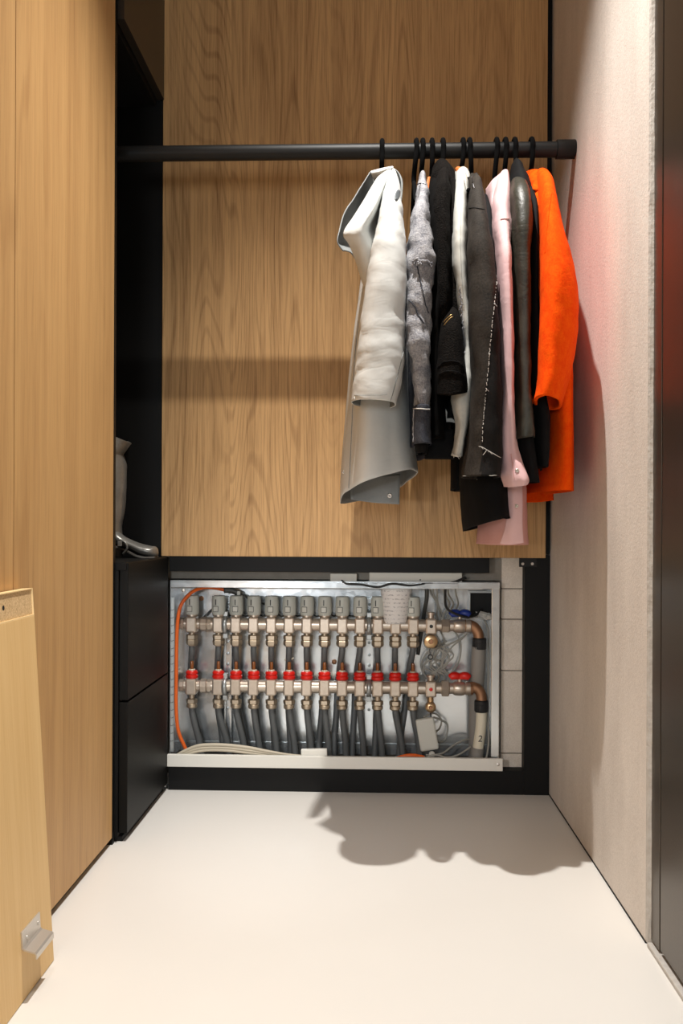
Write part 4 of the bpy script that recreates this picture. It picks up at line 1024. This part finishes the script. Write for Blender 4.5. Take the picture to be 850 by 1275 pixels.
thread('cuff_seam', slv, [(546, 466), (553, 462.5), (562, 461.5), (570, 463), (578, 468)], g, 0.0010, 0.0002, 'blackcloth')
z_ = thread('zip_teeth', slv, [(551.5, 402), (555, 397.5), (559, 394), (563, 391.5)], g, 0.0012, 0, 'gold')
thread('zip_teeth', slv, [(552, 405.5), (556, 400.5), (560, 396.5), (564, 394)], g, 0.0012, 0, 'gold')

# ---- 5 pale denim shirt
g = thing('denim_shirt', 'pale grey-white denim shirt with tan collar tab', 'shirt', P(570, 568, 2.0))
cloth_loft('body', body_rows([(232, 2.12, 573, 2.28, 572, .006), (250, 2.04, 574, 2.36, 573, .009), (280, 1.99, 575, 2.41, 574, .010), (400, 1.98, 577, 2.42, 575, .010), (540, 1.975, 576, 2.42, 575, .010)]), 'whitedenim', g, 40, 5, 0.001, 5, 0.0015, 8)
slv = cloth_loft('sleeve', rows([(217.5, 567, 574, 2.10, .03), (228, 566, 577, 2.03, .045), (250, 563.5, 580, 1.975, .05), (285, 562, 580.5, 1.935, .05), (320, 562.5, 580, 1.92, .048), (360, 567, 581.5, 1.915, .045), (400, 572.5, 583.5, 1.915, .04), (440, 575, 585.5, 1.915, .04), (470, 572, 587, 1.91, .04), (492, 562.5, 586.7, 1.905, .045), (508, 563, 585, 1.905, .045), (530, 567.5, 582, 1.905, .04), (550, 565.5, 578, 1.905, .036), (567, 562.5, 574.5, 1.905, .034, 0, 0.15)]), 'whitedenim', g, 40, 6, 0.001, 3, 0.0035, 51)
thread('frayed_seam', slv, [(572, 358), (573.5, 372), (574.5, 384), (576, 400), (577.5, 420), (578.5, 440)], g, 0.0013, 0.0016, 'denim', 2, 6, 22)
thread('sleeve_seam', slv, [(573, 262), (572.5, 300), (574, 340), (577, 380)], g, 0.0008, 0, 'whitedenim')
patch('collar_tab', [[(567, 210, 2.10), (569.5, 208, 2.09), (573, 208.5, 2.09)], [(571, 219, 2.06), (575, 216, 2.05), (578.5, 215, 2.06)], [(577, 228.5, 2.03), (580, 225, 2.02), (581.5, 221, 2.03)]], 'tan', g, 5, 5, 0.003)
patch('collar', [[(573, 208.5, 2.11), (577, 208, 2.11), (581, 210, 2.12)], [(578, 214, 2.10), (581, 213, 2.10), (584, 216, 2.11)], [(581, 222, 2.09), (583, 221, 2.09), (584.5, 222, 2.10)]], 'whitedenim', g, 5, 5, 0.003)
cloth_loft('collar_stand', rows([(216, 566, 572, 2.15, .03), (222, 565, 578, 2.12, .06), (236, 566, 582, 2.08, .07), (252, 568, 583, 2.06, .07)]), 'whitedenim', g, 30, 5, 0.0005, 3, 0.002, 52)
patch('white_lining', [[(554.5, 509, 1.96), (557, 514, 1.96), (559, 517, 1.96)], [(555, 518, 1.96), (560, 521, 1.96), (564, 522, 1.96)], [(555.5, 525.5, 1.96), (561, 525.5, 1.96), (568, 527, 1.96)]], 'whitedenim', g, 4, 4, 0.002)
thread('cuff_fray', slv, [(563, 564), (566, 566), (570, 566.5), (574, 565.5)], g, 0.0012, 0.0012, 'fray', 1.5, 8, 8)

# ---- 6 charcoal denim jacket
g = thing('charcoal_jacket', 'charcoal denim jacket with raw frayed seams and hem', 'jacket', P(604, 660, 2.0))
cloth_loft('body', rows([(260, 588, 604, 2.16, .10), (300, 585, 612, 2.14, .16), (360, 580, 618, 2.12, .18), (450, 577, 622, 2.11, .18), (540, 575, 626, 2.10, .18), (600, 574, 628, 2.09, .18), (640, 577, 631, 2.08, .18), (653, 579, 633, 2.08, .18, 0.26, -0.05)]), 'blackcloth', g, 50, 6, 0.0016, 5, 0.0022, 9, True, 0.003, 2.5)
cloth_loft('rear_hem', rows([(560, 561.5, 578, 2.30, .06), (590, 561, 577, 2.30, .06), (611, 560.5, 576, 2.30, .06, -0.1)]), 'blackcloth', g, 30, 5, 0.001, 3, 0.001, 4)
slv = cloth_loft('sleeve', rows([(221, 588, 594, 2.09, .03), (232, 585.5, 598, 2.02, .05), (250, 583, 602, 1.96, .055), (280, 581.5, 606.5, 1.915, .06), (310, 581, 611, 1.895, .062), (350, 582, 617, 1.885, .064), (400, 584, 620, 1.875, .064), (450, 586, 622, 1.87, .064), (500, 586.5, 624, 1.87, .064), (550, 583, 624.5, 1.87, .064), (575, 578, 624.5, 1.87, .064), (594.5, 574, 622, 1.87, .064)]), 'charcoal', g, 48, 6, 0.0006, 3, 0.0038, 61, True, 0.003, 2.2, 14)
patch('collar', [[(580, 226, 2.14), (586, 217, 2.12), (591, 217.5, 2.11), (596, 223, 2.12)], [(580, 238, 2.11), (584.5, 226, 2.06), (590, 222, 2.05), (597, 230, 2.06)], [(582, 250, 2.08), (585, 238, 2.035), (590, 229, 2.025), (598, 238, 2.03)]], 'charcoal', g, 6, 5, 0.004)
thread('collar_edge', slv, [(587, 220.5), (588, 226), (590, 234)], g, 0.0011, 0.0003, 'denim')
thread('frayed_seam', slv, [(619.5, 338), (618, 352), (616, 372), (613.5, 395), (611, 420), (609, 445), (606.5, 470), (604, 495), (602, 520), (600.5, 535), (600, 553)], g, 0.00065, 0.0009, 'fray', 1.4, 7, 6, 3)
MAT['charcoal_dark'] = fabric('darker_charcoal_denim', srgb(17, 16, 16), srgb(30, 28, 27), 16, 0.32, 0.68, 260, 0.85, 0.5, 0.5, 0.2)
slv.data.materials.append(MAT['charcoal_dark'])  # darker denim for the sleeve faces right of the seam
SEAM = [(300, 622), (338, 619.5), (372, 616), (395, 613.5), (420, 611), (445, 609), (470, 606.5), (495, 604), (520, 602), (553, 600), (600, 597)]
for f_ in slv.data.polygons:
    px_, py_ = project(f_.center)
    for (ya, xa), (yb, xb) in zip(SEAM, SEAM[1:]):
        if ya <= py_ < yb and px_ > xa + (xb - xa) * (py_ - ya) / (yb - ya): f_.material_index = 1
thread('frayed_edge', slv, [(598.5, 556), (605, 559.5), (612, 563.5), (618, 567), (623.5, 570)], g, 0.0007, 0.0003, 'fray', 2.5, 9, 6)
thread('loose_thread', slv, [(606, 560), (603, 564), (601, 566.5)], g, 0.0006, 0.0003)
thread('hem_thread', slv, [(576, 592.5), (584, 593), (592, 593.5), (606, 592.5), (618, 591.5)], g, 0.0006, 0.0006, 'fray', 3, 3, 4)
thread('yoke_seam', slv, [(583.5, 259), (590, 258.5), (597, 259.5), (603, 260.5)], g, 0.0008, 0.0002, 'blackcloth')

# ---- 7 pale pink shirt
g = thing('pink_shirt', 'pale pink shirt with snap placket, between charcoal and leather jackets', 'shirt', P(625, 684, 2.05))
cloth_loft('body', rows([(250, 618, 632, 2.16, .08), (300, 616, 637, 2.13, .14), (380, 615, 640, 2.10, .16), (500, 612, 643, 2.10, .16), (600, 602, 650, 2.10, .16), (660, 596, 653, 2.10, .16), (677, 594, 654, 2.10, .16, 0.0, 0)]), 'pinkdeep', g, 50, 6, 0.0022, 5, 0.002, 12, True, 0.002)
slv = cloth_loft('sleeve', rows([(217, 622, 632, 2.08, .03), (232, 617, 634, 2.02, .05), (255, 613, 634.5, 1.965, .05), (285, 614, 634.5, 1.935, .05), (330, 619, 635, 1.90, .052), (400, 622.5, 636.5, 1.89, .052), (470, 624, 638, 1.885, .050), (520, 622, 639.5, 1.885, .048), (556, 621, 642, 1.90, .046), (580, 622, 650, 1.895, .05), (597, 625.5, 656, 1.89, .052), (604, 628, 655, 1.89, .05, 0.14, 0.1)]), 'pink', g, 44, 6, 0.0022, 3, 0.003, 71, True, 0.002)
patch('collar', [[(605, 236, 2.12), (612, 226, 2.06), (620, 218, 2.04), (627, 213.5, 2.04), (633, 219, 2.06)], [(605.5, 246, 2.11), (612, 240, 2.03), (619, 232, 2.02), (626, 224, 1.99), (633.5, 232, 2.02)], [(608.5, 262, 2.10), (613, 258, 2.00), (618, 254, 2.00), (624, 246, 1.965), (634.5, 250, 2.0)], [(613, 282, 2.08), (615, 280, 1.98), (617.5, 276, 1.97), (622, 268, 1.945), (634, 272, 1.98)]], 'pink', g, 6, 6, 0.003, 0.014, 3)
thread('yoke_seam', slv, [(623, 273), (628, 272), (634, 272.5)], g, 0.0008, 0.0002, 'pinkdeep')
pk = patch('placket', [[(631, 590, 1.945), (640, 592, 1.935), (650, 590, 1.94)], [(632, 625, 1.935), (640, 626, 1.925), (650, 625, 1.93)], [(629, 655, 1.935), (640, 655, 1.925), (650, 653, 1.93)], [(622, 677, 1.94), (636, 678, 1.93), (651.5, 676, 1.93)]], 'pink', g, 6, 6, 0.003, 0.002)
snap('snap', P(643, 630, 1.917), g, 0.004); snap('snap', onto(slv, 643.5, 586, 0.0), g, 0.0045)
thread('placket_fold', slv, [(636, 565), (638, 580), (640, 597)], g, 0.0008, 0, 'pinkdeep')

# ---- 8 olive leather jacket, 9 black jacket behind it
g = thing('leather_jacket', 'dark olive leather jacket with ribbed black cuff', 'jacket', P(650, 602, 2.0))
cloth_loft('body', body_rows([(240, 2.10, 646, 2.28, 640, .012), (256, 2.03, 648, 2.36, 640, .015), (290, 1.99, 650, 2.41, 641, .016), (400, 1.98, 651, 2.42, 641, .017), (560, 1.975, 651, 2.42, 641, .017)]), 'leather', g, 40, 5, 0.001, 5, 0.0015, 13)
slv = cloth_loft('sleeve', rows([(226, 636, 648, 2.06, .03), (234, 633.5, 655, 2.00, .05), (248, 633, 659, 1.955, .055), (275, 633.5, 660, 1.93, .056), (320, 635.5, 659, 1.92, .054), (380, 638, 658.5, 1.915, .05), (440, 640, 658.5, 1.91, .048), (490, 640.5, 659.5, 1.905, .048), (525, 640, 662.5, 1.90, .049), (547, 639, 664.5, 1.90, .05, 0.12)]), 'leather', g, 44, 6, 0.0012, 3, 0.0035, 81, True, 0.003, 2.2, 18)
cloth_loft('cuff', rows([(538, 641, 662, 1.925, .04), (560, 642.5, 665.5, 1.925, .042), (585, 648, 668.5, 1.925, .042), (601, 650.5, 671, 1.925, .04)]), 'blackcloth', g, 34, 5, 0.0008, 6, 0.001, 5)
g = thing('black_jacket', 'black stand-collar jacket hidden between leather jacket and orange coat', 'jacket', P(668, 583, 2.05))
cloth_loft('body', body_rows([(232, 2.10, 652, 2.28, 648, .010), (256, 2.03, 660, 2.36, 650, .014), (290, 1.975, 665, 2.41, 651, .015), (400, 1.965, 667, 2.42, 652, .016), (540, 1.955, 671, 2.42, 652, .018), (582, 1.955, 671, 2.42, 652, .018)]), 'blackcloth', g, 40, 5, 0.001, 5, 0.0015, 14)
cloth_loft('collar', rows([(201, 639, 644, 2.12, .02), (208, 636.5, 648, 2.11, .04), (220, 634.5, 654, 2.09, .05), (236, 634, 660, 2.07, .06), (256, 642, 664, 2.05, .06)]), 'blackcloth', g, 34, 6, 0.0006, 3, 0.003, 15)
cloth_loft('sleeve', rows([(240, 650, 663, 2.05, .04), (262, 655, 667, 1.99, .05), (300, 657, 669, 1.96, .05), (380, 657, 669, 1.95, .05), (470, 658, 674, 1.945, .05), (520, 662, 683, 1.94, .05), (560, 665, 682, 1.94, .05), (582, 667, 680, 1.94, .05)]), 'blackcloth', g, 36, 5, 0.0008, 3, 0.002, 16)

# ---- 10 orange red coat
g = thing('red_coat', 'bright orange red wool coat at the right end of the rail', 'coat', P(690, 612, 2.1))
cloth_loft('body', body_rows([(226, 2.10, 676, 2.28, 662, .012), (246, 2.03, 682, 2.36, 661, .020), (285, 1.985, 692, 2.41, 660, .026), (350, 1.975, 702, 2.42, 660, .028), (450, 1.965, 705, 2.42, 659, .032), (540, 1.96, 706, 2.42, 657, .034), (609, 1.96, 706, 2.42, 656, .036, 0, 0.01)]), 'redwool', g, 60, 6, 0.0016, 4, 0.002, 91, True, 0.004, 2.6)
slv = cloth_loft('sleeve', rows([(216, 667, 684, 2.08, .03), (228, 668, 687.5, 2.02, .05), (250, 670, 691.5, 1.96, .056), (285, 671, 701, 1.925, .062), (315, 671, 711, 1.905, .066), (345, 671, 719, 1.895, .068), (380, 670.5, 722.5, 1.885, .068), (415, 669.5, 721.5, 1.88, .066), (450, 668, 715.5, 1.875, .064), (480, 666.5, 708, 1.872, .062), (502, 663.5, 700.5, 1.872, .06, -0.12, -0.06)], 0.85), 'redwool', g, 50, 6, 0.0008, 3, 0.003, 93, True, 0.006, 2.2, 14)
patch('collar', [[(656, 214, 2.13), (663, 212, 2.08), (672, 212.5, 2.06), (681, 214, 2.08)], [(655, 222, 2.12), (662, 224, 2.04), (671, 226, 2.01), (684, 222, 2.03)], [(658, 232, 2.10), (663, 235, 2.02), (667, 237.5, 1.985), (684, 236, 2.0)]], 'redwool', g, 6, 6, 0.006)
patch('lapel', [[(661, 236, 2.04), (665, 238, 2.0), (671, 238, 1.985)], [(664, 270, 1.97), (668, 270, 1.95), (672, 270, 1.94)], [(668, 330, 1.945), (670, 330, 1.93), (673, 330, 1.925)], [(666, 400, 1.94), (669, 400, 1.925), (672, 400, 1.92)], [(662, 470, 1.935), (666, 470, 1.92), (671, 470, 1.915)], [(660, 500, 1.935), (664, 503, 1.92), (671, 503, 1.915)]], 'redwool', g, 7, 6, 0.005)
thread('sleeve_seam', slv, [(686, 240), (683, 265), (680, 290), (678, 315)], g, 0.0009, 0, 'redwool')
patch('rear_hem', [[(650, 600, 2.36), (668, 600, 2.34), (688, 600, 2.3)], [(649.5, 614, 2.36), (668, 614, 2.34), (688, 613, 2.3)], [(649, 625.5, 2.36), (668, 625.5, 2.34), (688.5, 623, 2.3)]], 'redwool', g, 5, 5, 0.004)
